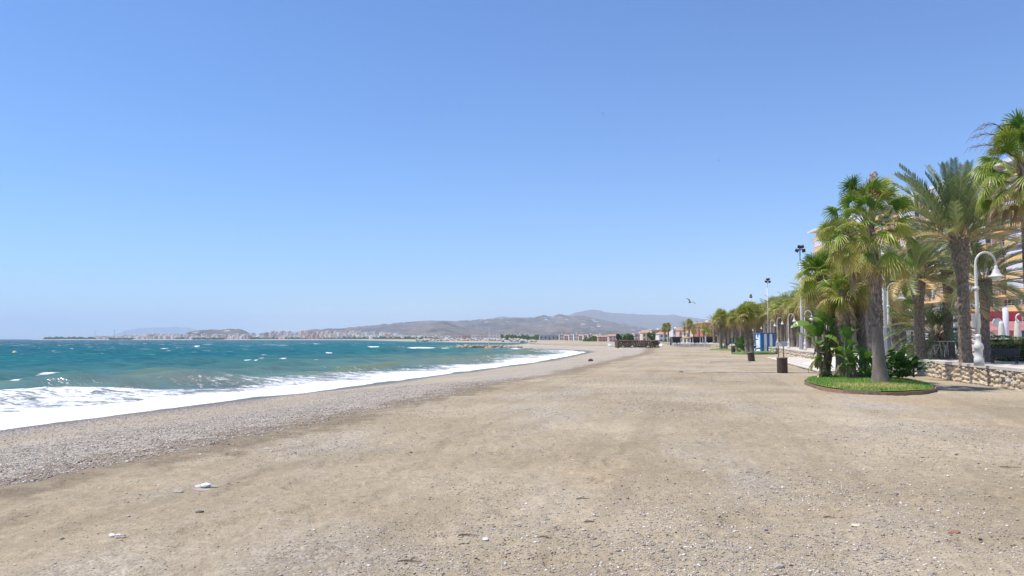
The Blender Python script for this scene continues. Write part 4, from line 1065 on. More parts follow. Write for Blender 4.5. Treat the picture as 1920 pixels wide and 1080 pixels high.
# ---- striped hut
x0, x1 = xat(1425, 118), xat(1452, 118); hw = (x1 - x0); r_ = empty('beach_hut', ((x0 + x1) / 2, 119, .10), .10, 'small beach hut with vertical blue and white stripes standing on the lawn', 'hut')
M_STW = simple('white_boards', (.86, .87, .90), (.80, .81, .85), 3, .6); M_STB = simple('blue_boards', (.025, .17, .52), (.02, .14, .45), 3, .55)
hh = 2.55; dp = 2.3; xs = np.linspace(-hw / 2, hw / 2, 6)
for side, (cx, cy, ln, rot) in enumerate(((0, -dp / 2, hw, 0), (-hw / 2, 0, dp, PI / 2), (hw / 2, 0, dp, PI / 2), (0, dp / 2, hw, 0))):
    mb = MB(); n = 5
    for i in range(n):
        u = -ln / 2 + ln * (i + .5) / n; px_, py_ = (cx + u * math.cos(rot), cy + u * math.sin(rot))
        mb.box((px_, py_, hh / 2 + .1), (ln / n - .012, .05 if rot == 0 else .045, hh), (i % 2), rot)
    mb.build('wall', [M_STB, M_STW], r_)
mb = MB(); mb.box((0, 0, hh + .14), (hw + .22, dp + .22, .07)); mb.box((0, 0, hh + .21), (hw + .05, dp + .05, .07)); mb.build('roof', M_BLUE, r_)
mb = MB(); mb.box((0, -.1, .03), (hw + .5, dp + .5, .13)); mb.build('base', M_COPE, r_)
mb = MB(); mb.box((-hw / 2 - .04, .0, 1.12), (.03, .75, 1.95)); d = mb.build('door', M_STW, r_); mb = MB(); mb.tube([(-hw / 2 - .08, .2, 1.05), (-hw / 2 - .08, .2, 1.2)], .015, 6); mb.build('handle', M_IRON, d)
for px, Y, lb in ((1419, 121, 'white box container at the left side of the striped hut'), (1454, 121, 'white box container at the right side of the striped hut')):
    q = empty('container', (xat(px, Y), Y, .08), .1, lb, 'container', 'white boxes beside the hut'); mb = MB(); mb.box((0, 0, .42), (.62, .6, .8)); mb.build('body', M_WHITE, q); mb = MB(); mb.box((0, 0, .87), (.7, .68, .08)); mb.build('lid', M_STW, q)

# ---- playground slide
M_GREEN = simple('green_panel', (.03, .22, .10), (.02, .15, .07), 3, .5)
r_ = empty('playground_slide', (xat(1366, 150), 150, .1), 0, 'small playground slide, blue chute and green panel behind the small lawn', 'slide')
mb = MB(); d = Vector((1.0, 0, .50)).normalized()
Mx = Matrix.Rotation(-math.atan2(1.15, 2.0), 3, 'Y'); mb.box((-.15, 0, .75), (2.0, .5, .05), 0, 0, Mx); mb.box((-.15, -.27, .83), (2.0, .04, .2), 0, 0, Mx); mb.box((-.15, .27, .83), (2.0, .04, .2), 0, 0, Mx); mb.build('chute', M_BLUE, r_)
mb = MB(); mb.box((.95, 0, 1.30), (.7, .7, .06)); mb.box((.95, .34, 1.65), (1.1, .05, .8)); mb.build('platform', M_GREEN, r_)
for a, b_ in ((.62, -.3), (1.28, -.3), (.62, .3), (1.28, .3)): mb = MB(); mb.tube([(a, b_, -.1), (a, b_, 1.9)], .045, 6); mb.build('leg', M_WHITE, r_)
mb = MB(); mb.tube([(1.65, -.2, 0), (1.3, -.2, 1.3)], .03, 5); mb.tube([(1.65, .2, 0), (1.3, .2, 1.3)], .03, 5)
for k in range(4): mb.tube([(1.6 - k * .08, -.2, .2 + k * .27), (1.6 - k * .08, .2, .2 + k * .27)], .02, 5)
mb.build('ladder', M_WHITE, r_)

# ---- bench, hedges, parasols, bicycles on the promenade
M_SLAT = simple('dark_bench_slats', (.07, .062, .07), (.035, .032, .036), 9, .6)
r_ = empty('park_bench', (xat(1891, 37.5), 37.8, PZ), 0, 'dark slatted park bench with curved iron legs in front of the hedge', 'bench')
r_.rotation_euler = (0, 0, -.75); r_.scale = (.72, .72, .72)
mb = MB()
for i in range(5): mb.box((0, -.20 + i * .095, .45), (1.65, .075, .035))
mb.build('seat', M_SLAT, r_)
mb = MB()
for i in range(5):
    Mx = Matrix.Rotation(-.25, 3, 'X'); mb.box((0, .27 + .028 * i, .54 + i * .095), (1.65, .03, .08), 0, 0, Mx)
mb.build('backrest', M_SLAT, r_)
for sx in (-.68, .68):
    for pts in ([(sx, -.2, .44), (sx, -.26, .25), (sx, -.20, .12), (sx, -.27, 0)], [(sx, .2, .44), (sx, .24, .25), (sx, .2, .12), (sx, .29, 0)]):
        mb = MB(); mb.tube(pts, [.035, .03, .03, .045], 6); mb.build('leg', M_IRON, r_)
    mb = MB(); mb.tube([(sx, -.25, .42), (sx, -.27, .66), (sx, .25, .68)], .02, 6); mb.tube([(sx, .22, .42), (sx, .40, .98)], .025, 6); mb.build('armrest', M_IRON, r_)
def hedge(x0, y0, x1, y1, w, h, label, seed, tint=.5, z0=PZ):
    rnd = random.Random(seed); a = Vector((x0, y0, z0)); b_ = Vector((x1, y1, z0)); t_ = (b_ - a); L = t_.length; t_.normalize(); n_ = Vector((-t_.y, t_.x, 0))
    root = empty('hedge', a, 0, label, 'hedge'); mb = MB()
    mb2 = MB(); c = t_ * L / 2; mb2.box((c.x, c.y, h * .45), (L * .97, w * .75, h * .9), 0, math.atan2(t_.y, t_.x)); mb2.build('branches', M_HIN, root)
    for i in range(int(L * (w + 2 * h) * 230)):
        u = rnd.random() * L; s_ = rnd.random() * (w + 2 * h); bulge = .05 * math.sin(u * 3 + seed) + rnd.uniform(-.06, .07)
        if s_ < h: q = n_ * (-w / 2 - bulge) + Vector((0, 0, s_))
        elif s_ < h + w: q = n_ * (s_ - h - w / 2) + Vector((0, 0, h + bulge))
        else: q = n_ * (w / 2 + bulge) + Vector((0, 0, s_ - h - w))
        q = q + t_ * u; d = Vector((rnd.gauss(0, 1), rnd.gauss(0, 1), rnd.gauss(0, 1))).normalized(); e = d.cross(Vector((rnd.gauss(0, 1), rnd.gauss(0, 1), 1))).normalized()
        k = mb.pts([q - d * .05, q + e * .028, q + d * .055, q - e * .028], tint + rnd.uniform(-.22, .22)); mb.face((k, k + 1, k + 2, k + 3))
    mb.build('foliage', M_PAD, root, None, False, True)
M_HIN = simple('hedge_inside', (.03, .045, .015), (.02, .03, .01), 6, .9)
hedge(xat(1856, 42.5), 42.5, xat(1960, 41), 41, 1.0, .95, 'bright green clipped hedge behind the park bench', 4, .85)
hedge(xat(1852, 47), 47.5, xat(1975, 46), 46, .8, 1.25, 'taller darker hedge with loose shoots behind the clipped one', 5, .6)
hedge(xat(1698, 52), 52, xat(1724, 51), 51, .9, .85, 'short green hedge block left of the wind swept date palm trunk', 6, .7)
hedge(xat(1735, 53), 53, xat(1772, 53), 53, .8, .8, 'dark hedge block behind the young palm', 7, .15)
M_CANV = simple('cream_canvas', (.74, .70, .64), (.60, .56, .50), 4, .85); M_CANW = simple('white_canvas', (.76, .75, .80), (.68, .67, .72), 4, .8)
def closed_parasol(px, Y, top, r0, label, m=None, straight=False):
    h = zat(top, Y) - PZ; root = empty('closed_parasol', (xat(px, Y, PZ), Y, PZ), 0, label, 'parasol', 'closed parasols of the promenade terraces'); mb = MB(); k = 16; n0 = []
    prof = [(.4, 1), (.62, .92), (.9, .6), (1.0, .35), (.8, .22), (1.15, .10), (.9, .02)] if not straight else [(.7, 1), (1, .99), (1, .5), (.98, .15), (.9, .08)]
    for f, t in prof:
        n0.append(mb.pts([(math.cos(2 * PI * i / k) * r0 * f * (1 + (.16 if (i % 2 and not straight) else 0)), math.sin(2 * PI * i / k) * r0 * f * (1 + (.16 if (i % 2 and not straight) else 0)), .35 + (h - .35) * t) for i in range(k)]))
    for a, b_ in zip(n0[:-1], n0[1:]):
        for i in range(k): mb.face((a + i, b_ + i, b_ + (i + 1) % k, a + (i + 1) % k))
    mb.face([n0[0] + i for i in range(k)]); mb.build('canopy', m or M_CANV, root, None, True)
    mb = MB(); mb.tube([(0, 0, 0), (0, 0, h + .08)], .035, 8); mb.build('pole', M_WHITE, root); mb = MB(); mb.box((0, 0, .05), (.6, .6, .10)); mb.build('base', M_GREYP, root)
    return root
closed_parasol(1793.5, 50, 577, .14, 'slender white closed parasol left of the large scaly palm trunk', M_CANW, True)
closed_parasol(1803, 52, 603, .24, 'creamy closed parasol squeezed between the slender white one and the scaly trunk')
closed_parasol(1888.5, 52, 577, .17, 'tallest white closed parasol above the hedge behind the bench', M_CANW, True)
closed_parasol(1880, 50, 603, .20, 'closed cream parasol with flared skirt over the left end of the bench')
closed_parasol(1910, 50, 600, .20, 'closed cream parasol with flared skirt over the right end of the bench')
for px, Y, top, lb in ((1742, 60, 622, 'first white closed parasol left of the young palm trunk'), (1753, 61, 620, 'second white closed parasol behind the young palm trunk'), (1763, 61, 621, 'third white closed parasol just right of the young palm trunk')):
    closed_parasol(px, Y, top, .22, lb, M_CANW)
mb = MB(); mb.tube([(0, -.03, 0), (0, .03, 0)], .30, 20); o = mb.build('round_sign', M_WHITE, None, (xat(1874, 50), 50.1, zat(605, 50))); tag(o, 'round white disc sign fixed left of the skirted parasol', 'sign')
mb = MB(); mb.tube([(.21 * math.cos(a), 0, .27 * math.sin(a)) for a in np.linspace(0, 2 * PI, 21)], .045, 6, 0, False); o = mb.build('ring_sign', M_WHITE, None, (xat(1914, 49.8), 49.8, zat(597, 49.8))); tag(o, 'oval white ring on top of the right skirted parasol', 'sign')
mb = MB(); mb.tube([(0, 0, 0), (.02, 0, 1.5), (-.05, 0, 2.6)], [.16, .13, .05], 8); o = mb.build('red_banner', simple('red_cloth', (.55, .03, .05), (.4, .02, .03), 4, .7), None, (xat(1778, 52), 52.0, PZ)); tag(o, 'narrow furled red banner between the young palm and the sparse crowned palm', 'banner')
def make_bike(m):
    r_ = empty('bicycle', (0, 0, 0), 0, 'x', 'bicycle')
    for cx in (-.52, .52):
        mb = MB(); mb.tube([(cx + .33 * math.cos(a), 0, .34 + .33 * math.sin(a)) for a in np.linspace(0, 2 * PI, 19)], .018, 5, 0, False)
        w = mb.build('wheel', M_IRON, r_); mb = MB()
        for a in np.linspace(0, PI, 7)[:-1]: mb.tube([(cx + .32 * math.cos(a), 0, .34 + .32 * math.sin(a)), (cx - .32 * math.cos(a), 0, .34 - .32 * math.sin(a))], .005, 3)
        mb.build('spokes', M_STEEL, w)
    mb = MB(); A_, B_, C_, D_, E_ = (-.52, 0, .34), (-.05, 0, .30), (-.2, 0, .78), (.38, 0, .82), (.52, 0, .34)
    for a, b_ in ((A_, B_), (A_, C_), (B_, C_), (B_, D_), (C_, D_), (D_, E_)): mb.tube([a, b_], .02, 6)
    mb.build('frame', m, r_); mb = MB(); mb.tube([C_, (-.23, 0, .9)], .015, 5); mb.box((-.24, 0, .93), (.24, .13, .05)); mb.build('saddle', M_IRON, r_)
    mb = MB(); mb.tube([D_, (.36, 0, .98)], .015, 5); mb.tube([(.28, -.27, 1.0), (.38, -.2, 1.02), (.38, .2, 1.02), (.28, .27, 1.0)], .013, 5); mb.build('handlebar', M_STEEL, r_)
    return r_
bk = make_bike(M_STEEL); bk.location = (xat(1766, 44), 44.6, PZ); bk.rotation_euler = (0, 0, .5); tag(bk, 'leftmost of the bicycles parked below the young palm', group='bicycles parked between the palms')
for px, Y, rz, lb in ((1775, 45, .9, 'second bicycle from the left below the young palm'), (1793, 44, 1.1, 'bicycle leaning by the slender white parasol'), (1802, 45, .7, 'rightmost bicycle, just left of the large scaly trunk')):
    copy_tree(bk, (xat(px, Y), Y, PZ), rz, 1, lb, 'bicycles parked between the palms')
# wooden agave like dry plant at wall end
b = (xat(1706, 44), 44.0, .35)
root = empty('dry_agave', b, 0, 'dry spiky plant with long curved leaves at the left end of the stone wall', 'plant'); mb = MB(); rnd = random.Random(3)
for i in range(26):
    az = i * 2.4; el = R(rnd.uniform(0, 70)); L_ = rnd.uniform(.6, 1.1); hor = Vector((math.cos(az), math.sin(az), 0)); s_ = Vector((-hor.y, hor.x, 0)); pts = []
    for t in np.linspace(0, 1, 6): pts.append(hor * L_ * t * math.cos(el) + Vector((0, 0, L_ * (t * math.sin(el) - .5 * t * t))))
    for j in range(5):
        w0 = .05 * (1 - j / 5.2); w1 = .05 * (1 - (j + 1) / 5.2); k = mb.pts([pts[j] - s_ * w0, pts[j] + s_ * w0, pts[j + 1] + s_ * w1, pts[j + 1] - s_ * w1], rnd.uniform(.2, .95)); mb.face((k, k + 1, k + 2, k + 3))
mb.build('foliage', M_PAD, root, None, False, True)

# ================================================================== buildings
M_FACW = simple('cream_facade', (.70, .62, .50), (.60, .52, .41), .5, .85)
M_ORNG = simple('ochre_orange_render', (.80, .51, .22), (.70, .43, .17), .6, .8)
M_TRIM = simple('white_trim', (.80, .78, .74), None, 2, .6)
M_AWN = simple('lilac_white_awning', (.70, .68, .74), (.58, .56, .63), .7, .8)
def glass_mat():
    m, nd, lk, b = mat('window_glass'); b.inputs['Base Color'].default_value = (.06, .075, .10, 1); b.inputs['Roughness'].default_value = .12; b.inputs['Specular IOR Level'].default_value = .8
    return m
M_GLS = glass_mat()
BX, BY0, BY1, NS, SH = 88.0, 120.0, 233.4, 11, 2.93
root = empty('apartment_building', (BX, BY0, PZ), 0, 'huge eleven storey apartment block with ochre balcony bands behind the palms', 'apartment block')
L = BY1 - BY0; nb = 9; bw = L / nb
mb = MB(); mb.box((10.2, L / 2, NS * SH / 2), (17, L, NS * SH)); mb.build('wall', M_FACW, root)
mb = MB(); mb.box((9, L / 2, NS * SH + .25), (19.5, L + .6, .5)); mb.box((0, L / 2, NS * SH + .9), (.12, L, .08))
for i in range(46): mb.box((0, L * i / 45, NS * SH + .7), (.06, .06, .42))
for yy in (12, 47, 83): mb.box((8, yy, NS * SH + 1.7), (7, 9, 2.6))
mb.build('roof', M_TRIM, root)
rb = random.Random(8)
for s_ in range(NS):
    z = s_ * SH; mb = MB()
    for b_ in range(nb):
        y0 = b_ * bw; off = .0
        mb.box((.35, y0 + bw * .30, z + .52), (2.7, bw * .56, 1.04), 0)          # projecting solid balcony
        mb.box((.35, y0 + bw * .30, z + 1.08), (2.82, bw * .58, .08), 1)
        mb.box((.35, y0 + bw * .30, z - .04), (2.82, bw * .58, .10), 1)
        mb.box((.95, y0 + bw * .80, z + .10), (1.5, bw * .40, .34), 0)           # recessed balcony with white railing
        mb.box((.30, y0 + bw * .80, z + 1.02), (.06, bw * .40, .06), 1)
        for k in range(7): mb.box((.30, y0 + bw * (.61 + .063 * k), z + .62), (.05, .06, .74), 1)
        mb.box((.8, y0 + .06, z + SH / 2), (1.8, .26, SH - .02), 2)              # party fin
    mb.build('balcony', [M_ORNG, M_TRIM, M_FACW], root)
wm = MB()
for cy, w in ((.30, .50), (.80, .34)):
    wm.box((0, cy * bw, 1.35), (.12, w * bw, 2.1), 1)
    for k in range(5): wm.box((-.07, (cy - w / 2 + w * k / 4) * bw, 1.35), (.06, .09, 2.16), 0)
    wm.box((-.07, cy * bw, 2.42), (.06, w * bw, .10), 0); wm.box((-.07, cy * bw, 1.62), (.06, w * bw, .06), 0)
w0 = wm.build('window', [M_TRIM, M_GLS], root)
am = MB(); n = am.pts([(0, bw * .04, 2.74), (0, bw * .56, 2.74), (-2.2, bw * .56, 1.55), (-2.2, bw * .04, 1.55)]); am.face((n, n + 1, n + 2, n + 3))
n = am.pts([(0, bw * .04, 2.78), (0, bw * .56, 2.78), (-2.26, bw * .56, 1.58), (-2.26, bw * .04, 1.58)]); am.face((n + 3, n + 2, n + 1, n)); am.box((-2.2, bw * .30, 1.45), (.05, bw * .52, .3))
a0 = am.build('awning', M_AWN, root)
am = MB(); am.box((0, bw * .30, 1.85), (.06, bw * .53, 1.5)); a1 = am.build('awning', M_AWN, root)
first = True; fa = {0: True, 1: True}
for s_ in range(NS):
    for b_ in range(nb):
        o = w0 if first else w0.copy()
        if not first: col.objects.link(o); o.parent = root
        first = False; o.location = (1.62, b_ * bw, s_ * SH)
        q = rb.random()
        if q < .72:
            k = 0 if q < .26 else 1; src = (a0, a1)[k]
            o = src if fa[k] else src.copy()
            if not fa[k]: col.objects.link(o); o.parent = root
            fa[k] = False; o.location = (1.3 if k == 0 else -.92, b_ * bw, s_ * SH)

def tiled(): return simple('terracotta_tiles', (.52, .31, .21), (.40, .22, .14), 5, .85, .3)
M_TILE = tiled(); PALE = {}
def wallm(c):
    if c not in PALE:
        cc = {'white': (.78, .76, .72), 'cream': (.74, .65, .50), 'pink': (.70, .50, .42), 'red': (.56, .15, .10), 'ochre': (.70, .47, .24), 'grey': (.42, .42, .44), 'brown': (.36, .24, .17), 'terracotta': (.62, .33, .22)}[c]
        PALE[c] = simple(c + '_render', cc, tuple(x * .86 for x in cc), .7, .85)
    return PALE[c]
def house(px0, px1, top, Y, c, roof, label, depth=8, z0=None, wn_=3, storeys=2, name='house', group=None, rot=0.0, roofc=None):
    z0 = zland(xat((px0 + px1) / 2, Y), Y) if z0 is None else z0
    x0, x1 = xat(px0, Y, 2), xat(px1, Y, 2); w = x1 - x0; zt = zat(top, Y); h = zt - z0
    root = empty(name, ((x0 + x1) / 2, Y, z0), rot, label, 'building', group); hb = h * (.80 if roof == 'tiled' else .97)
    mb = MB(); mb.box((0, depth / 2, hb / 2 - .2), (w, depth, hb + .4)); mb.build('wall', wallm(c), root)
    mb = MB()
    if roof == 'tiled':
        a = mb.pts([(-w / 2 - .3, -.35, hb), (w / 2 + .3, -.35, hb), (w / 2 + .3, depth + .35, hb), (-w / 2 - .3, depth + .35, hb), (-w / 2 + w * .12, depth / 2, h), (w / 2 - w * .12, depth / 2, h)])
        for f in ((0, 1, 5, 4), (2, 3, 4, 5), (1, 2, 5), (3, 0, 4), (3, 2, 1, 0)): mb.face([a + i for i in f])
    else:
        mb.box((0, depth / 2, hb + h * .015), (w + .3, depth + .3, h * .03 + .1)); mb.box((w * .2, depth * .6, hb + h * .03 + .4), (w * .2, depth * .3, .8))
    mb.build('roof', M_TILE if roof == 'tiled' else wallm(roofc or 'white'), root)
    for s_ in range(storeys):
        for k in range(wn_):
            sh = hb / storeys; cx = -w / 2 + w * (k + .5) / wn_; cw = w / wn_ * .42; ch = sh * (.5 if not (s_ == 0 and k == wn_ // 2) else .75)
            mb = MB(); cz = s_ * sh + (sh * .52 if not (s_ == 0 and k == wn_ // 2) else ch / 2)
            mb.box((cx, -.02, cz), (cw, .10, ch), 1); mb.box((cx, -.06, cz - ch / 2), (cw * 1.25, .14, .08), 0); mb.box((cx, -.08, cz), (.05, .06, ch), 0)
            mb.build('door' if (s_ == 0 and k == wn_ // 2) else 'window', [M_TRIM, M_GLS], root)
    return root
# restaurant with red awning by the bench
Y = 66; x0 = xat(1846, Y); root = empty('restaurant', (x0, Y, PZ), -.10, 'single storey restaurant with a red and pink awning behind the hedges at the right edge', 'building')
M_RED = simple('red_awning', (.62, .07, .09), (.50, .05, .07), 2, .7); M_PNK = simple('pink_awning', (.76, .38, .36), (.66, .30, .29), 2, .7)
mb = MB(); mb.box((5.5, 5, 1.7), (11, 6, 3.4)); mb.build('wall', wallm('terracotta'), root)
mb = MB(); n = mb.pts([(-.4, 2.0, 2.95), (11.5, 2.0, 2.95), (11.5, -.6, 1.85), (-.4, -.6, 1.85)]); mb.face((n, n + 3, n + 2, n + 1)); mb.face((n, n + 1, n + 2, n + 3)); mb.build('lower_awning', M_PNK, root)
mb = MB(); mb.box((5.5, 1.5, 3.1), (11.8, .5, .75)); mb.build('fascia', M_RED, root)
mb = MB(); mb.box((.9, 1.7, 1.1), (1.9, .5, 1.9)); mb.build('door', M_TRIM, root)
for k in range(3): mb = MB(); mb.box((4.2 + k * 2.5, 1.95, 1.2), (1.7, .12, 1.2), 1); mb.box((4.2 + k * 2.5, 1.9, .55), (1.9, .2, .1), 0); mb.build('window', [M_TRIM, M_GLS], root)
for k in range(4): mb = MB(); mb.tube([(k * 3.6, -.5, 0), (k * 3.6, -.5, 1.9)], .06, 6); mb.build('post', M_TRIM, root)
house(1672, 1768, 601, 86, 'white', 'tiled', 'low white house with a terracotta tiled roof behind the young palm', 9, PZ, 6, 1)
house(1590, 1668, 606, 112, 'pink', 'tiled', 'low pink house with tiled roof seen between the trunks of the palm island', 9, PZ, 5, 1)
house(1553, 1588, 622, 118, 'cream', 'flat', 'low cream house seen through the tall paddle leaved plant', 9, PZ, 3, 1)
house(1770, 1850, 596, 92, 'terracotta', 'flat', 'low terracotta coloured building between the scaly trunks and the restaurant', 9, PZ, 5, 1)
# buildings at the end of the beach
house(1318, 1349, 604, 285, 'red', 'flat', 'brick red building behind the terrace palms, pale stepped roof edge', 14, None, 3, 3, roofc='cream')
house(1303, 1321, 611, 330, 'cream', 'flat', 'cream block left of the brick red building', 10, None, 3, 3)
for i, (a, b_, t, Y, c, rf, lb) in enumerate([(1262, 1276, 616, 380, 'white', 'flat', 'narrow white block right of the lone palm pair'), (1274, 1290, 613, 372, 'pink', 'tiled', 'pale pink block behind the tall left palm of the terrace clump'),
        (1288, 1304, 620, 350, 'cream', 'tiled', 'cream tiled house between trunks of the terrace palm clump'), (1222, 1246, 618, 420, 'ochre', 'flat', 'ochre block behind the round topped tree'),
        (1205, 1224, 619, 440, 'cream', 'tiled', 'cream house with tiled roof left of the round topped tree'), (1190, 1210, 625, 460, 'pink', 'flat', 'low pink block right of the broad olive green tree'),
        (1236, 1262, 622, 400, 'white', 'tiled', 'white tiled house behind the lone palm pair'), (1180, 1196, 627, 520, 'white', 'flat', 'small white block just behind the broad olive green tree'),
        (1142, 1162, 627, 560, 'pink', 'tiled', 'pink tiled house left of the dark topped post'), (1122, 1143, 629, 620, 'terracotta', 'tiled', 'terracotta house with tiled roof, second left of the dark topped post'),
        (1345, 1385, 612, 300, 'cream', 'flat', 'cream block mostly hidden behind the palms of the farthest small lawn'), (1385, 1450, 610, 260, 'white', 'flat', 'long white block hidden behind the palms above the striped hut'),
        (1450, 1520, 600, 230, 'cream', 'flat', 'cream block hidden behind the promenade row right of the striped hut')]):
    house(a, b_, t, Y, c, rf, lb, 10, None, 3, 2)
house(1012, 1049, 628.5, 900, 'grey', 'flat', 'dark grey modern building with a flat roof left of the cream row', 22, None, 5, 1, roofc='grey')
for i in range(9):
    a = 1049 + i * 9; house(a, a + 8.6, 626.5 + (i % 3) * .7, 880 - i * 22, ('cream', 'pink', 'cream', 'white', 'ochre')[i % 5], ('flat', 'tiled', 'flat')[i % 3],
        ('first', 'second', 'third', 'fourth', 'fifth', 'sixth', 'seventh', 'eighth', 'last')[i] + ' house from the left of the cream row right of the dark modern building', 12, None, 2, 2, group='cream row beyond the bay')
# ---- far town across the bay
def block_mat(c):
    m, nd, lk, b = mat('far_block_' + c); cc = {'white': (.84, .79, .71), 'cream': (.75, .64, .50), 'pink': (.76, .60, .50), 'terracotta': (.62, .41, .30), 'grey': (.50, .47, .45)}[c]
    tc = N(nd, 'TexCoord'); P = tc.outputs['Object']; sx = N(nd, 'SeparateXYZ'); lk.new(P, sx.inputs[0])
    u = math_n(nd, lk, 'ADD', sx.outputs[0], sx.outputs[1])
    a = math_n(nd, lk, 'LESS_THAN', math_n(nd, lk, 'FRACT', math_n(nd, lk, 'MULTIPLY', u, 1 / 4.2)), .48); h = math_n(nd, lk, 'LESS_THAN', math_n(nd, lk, 'FRACT', math_n(nd, lk, 'MULTIPLY', sx.outputs[2], 1 / 3.1)), .5)
    lk.new(mixc(nd, lk, math_n(nd, lk, 'MULTIPLY', math_n(nd, lk, 'MULTIPLY', a, h), .55), cc, (.16, .16, .19)), b.inputs['Base Color']); b.inputs['Roughness'].default_value = .9; return m
BM = {c: block_mat(c) for c in ('white', 'cream', 'pink', 'terracotta', 'grey')}
rf = random.Random(77)
tp = [(170, 629), (215, 629), (260, 627), (300, 624), (330, 625), (400, 626), (470, 624), (520, 621), (560, 621), (600, 621), (650, 619), (700, 620), (716, 622), (760, 629), (820, 630)]
zones = [(170, 330, 'left end of the far town, before the bare headland'), (330, 470, 'part of the far town below the bare headland'), (470, 600, 'middle of the far waterfront, right of the headland'), (600, 722, 'tallest part of the far waterfront below the long hill'), (722, 850, 'low right end of the far town near the breakwater')]
nf = 0; done = set()
for rowk in range(3):
    px = 172.0 + rowk * 3
    while px < 842:
        w = rf.uniform(4.0, 9.5) * (1.0 if rowk == 0 else .9)
        if rf.random() < .12 and rowk: px += w; continue
        t = np.interp(px, [a[0] for a in tp], [a[1] for a in tp]); base = 637.4
        Y = (2780 - max(0, px - 700) * 7.5) + rowk * 130 + 0.0
        fr = (rf.uniform(.30, .62), rf.uniform(.5, .8), rf.uniform(.78, 1.02))[rowk]
        h = zat(base - (base - t) * fr, Y) - 1.4; h = max(5, h); x = xat(px + w / 2, Y); wm_ = w / FPX * Y
        c = rf.choice(['white', 'cream', 'cream', 'pink', 'cream', 'terracotta', 'white', 'white', 'grey'] if not (565 < px < 605) else ['terracotta', 'terracotta', 'pink'])
        mb = MB(); dd = rf.uniform(14, 26); mb.box((0, 0, h / 2 - 1), (wm_ * .96, dd, h + 2)); mb.box((wm_ * .15, 0, h + 1.2), (wm_ * .3, dd * .4, 2.4))
        if rf.random() < .4: mb.box((-wm_ * .22, 2, h + .8), (wm_ * .4, dd * .8, 1.8))
        o = mb.build('apartment_block', BM[c], None, (x, Y, 1.4)); zn = [z for z in zones if z[0] <= px < z[1]][0]
        o.rotation_euler = (0, 0, rf.uniform(-.85, -.45))
        ln = ('front', 'second', 'rear')[rowk]
        tag(o, 'tiny %s block, %s row, %s' % (c, ln, zn[2]), 'apartment block', '%s blocks, %s row, %s' % (c, ln, zn[2])); nf += 1
        px += w * (1.0 if rowk == 0 else rf.uniform(1.0, 1.5))
print('far blocks', nf)
for px, top, Y in ((178, 619, 2900), (214, 618, 2900), (234, 620, 2900)):
    r_ = empty('tower_crane', (xat(px, Y), Y, 1), 0, {178: 'leftmost of the three thin cranes over the far town', 214: 'middle and tallest crane over the far town', 234: 'rightmost of the three thin cranes over the far town'}[px], 'crane', 'cranes over the far town')
    h = zat(top, Y); mb = MB(); mb.box((0, 0, h / 2), (.9, .9, h)); mb.build('mast', M_STEEL, r_); mb = MB(); mb.box((6, 0, h - 3), (14, .5, .5)); mb.build('jib', M_STEEL, r_)
def lump(px0, px1, top, Y, label, n, seed, cat='trees', name='tree_line', tint=.52, ls=2.2):
    rnd = random.Random(seed); mb = MB()
    for i in range(n):
        px = rnd.uniform(px0, px1); h = (zat(top, Y)) * (.25 + .75 * vnoise(np.array([px * .45]), np.array([seed * 1.0]), 3)[0]); z = rnd.random() ** .7 * h
        x = xat(px, Y); d = Vector((rnd.gauss(0, 1), rnd.gauss(0, .5), rnd.gauss(0, 1))).normalized(); e = d.cross(Vector((0, 1, .2))).normalized()
        c = Vector((x, Y + rnd.uniform(-8, 8), z)); k = mb.pts([c - d * ls, c + e * ls, c + d * ls, c - e * ls], tint + rnd.uniform(-.2, .2)); mb.face((k, k + 1, k + 2, k + 3))
    o = mb.build(name, M_PAD, None, None, False, True); tag(o, label, cat, kind='stuff'); return o
lump(84, 178, 631.5, 2700, 'low dark line of trees on the far left point', 1800, 1)
lump(640, 690, 631, 2560, 'dark trees in front of the tallest far blocks', 500, 2)
lump(330, 345, 632, 2720, 'dark trees at the foot of the bare headland', 300, 3)
lump(740, 830, 631, 1700, 'dark trees at the low right end of the far town', 500, 4, ls=1.6)
lump(940, 1012, 627.5, 950, 'dark green trees behind the far rock bank, left of the modern building', 1500, 5, ls=1.3)
lump(1095, 1128, 630, 640, 'small dark trees in front of the end of the cream row', 500, 6, ls=.8)
lump(1250, 1262, 634, 290, 'dark shrubs at the foot of the lone palm pair', 400, 7, ls=.35, name='shrubs', cat='shrubs')
for i, (px, w, t, Y, c) in enumerate([(846, 26, 629, 1150, 'pink'), (868, 14, 630, 1120, 'terracotta'), (884, 12, 629, 1100, 'white'), (898, 16, 627, 1080, 'cream'), (915, 18, 626.5, 1060, 'white'), (935, 12, 626, 1060, 'white'), (952, 10, 626, 1050, 'cream'), (968, 10, 625.5, 1040, 'white'), (990, 12, 627, 1000, 'white')]):
    Yc = Y; z0 = 1.2; h = zat(t, Yc) - z0; mb = MB(); wv = w / FPX * Yc; mb.box((0, 0, h / 2 - .5), (wv, 12, h + 1)); mb.box((0, 0, h + .2), (wv * 1.04, 12.6, .5)); o = mb.build('waterfront_building', BM[c], None, (xat(px + w / 2, Yc), Yc, z0))
    tag(o, '%s low %s building from the left along the far rock bank' % (('first', 'second', 'third', 'fourth', 'fifth', 'sixth', 'seventh', 'eighth', 'ninth')[i], c), 'building')
for i, (a, b_, t, n, where) in enumerate(((205, 250, 633, 300, 'right of the cranes'), (360, 420, 632.5, 420, 'below the bare headland'), (470, 520, 631, 380, 'right of the headland'),
        (535, 575, 632, 300, 'at the middle of the far waterfront'), (600, 640, 632, 300, 'left of the tallest far blocks'), (700, 745, 630, 400, 'at the right end of the tallest far blocks'))):
    lump(a, b_, t, 2600 if a < 700 else 2300, 'dark green trees along the far waterfront, ' + where, n, 20 + i, tint=.45, ls=1.8)
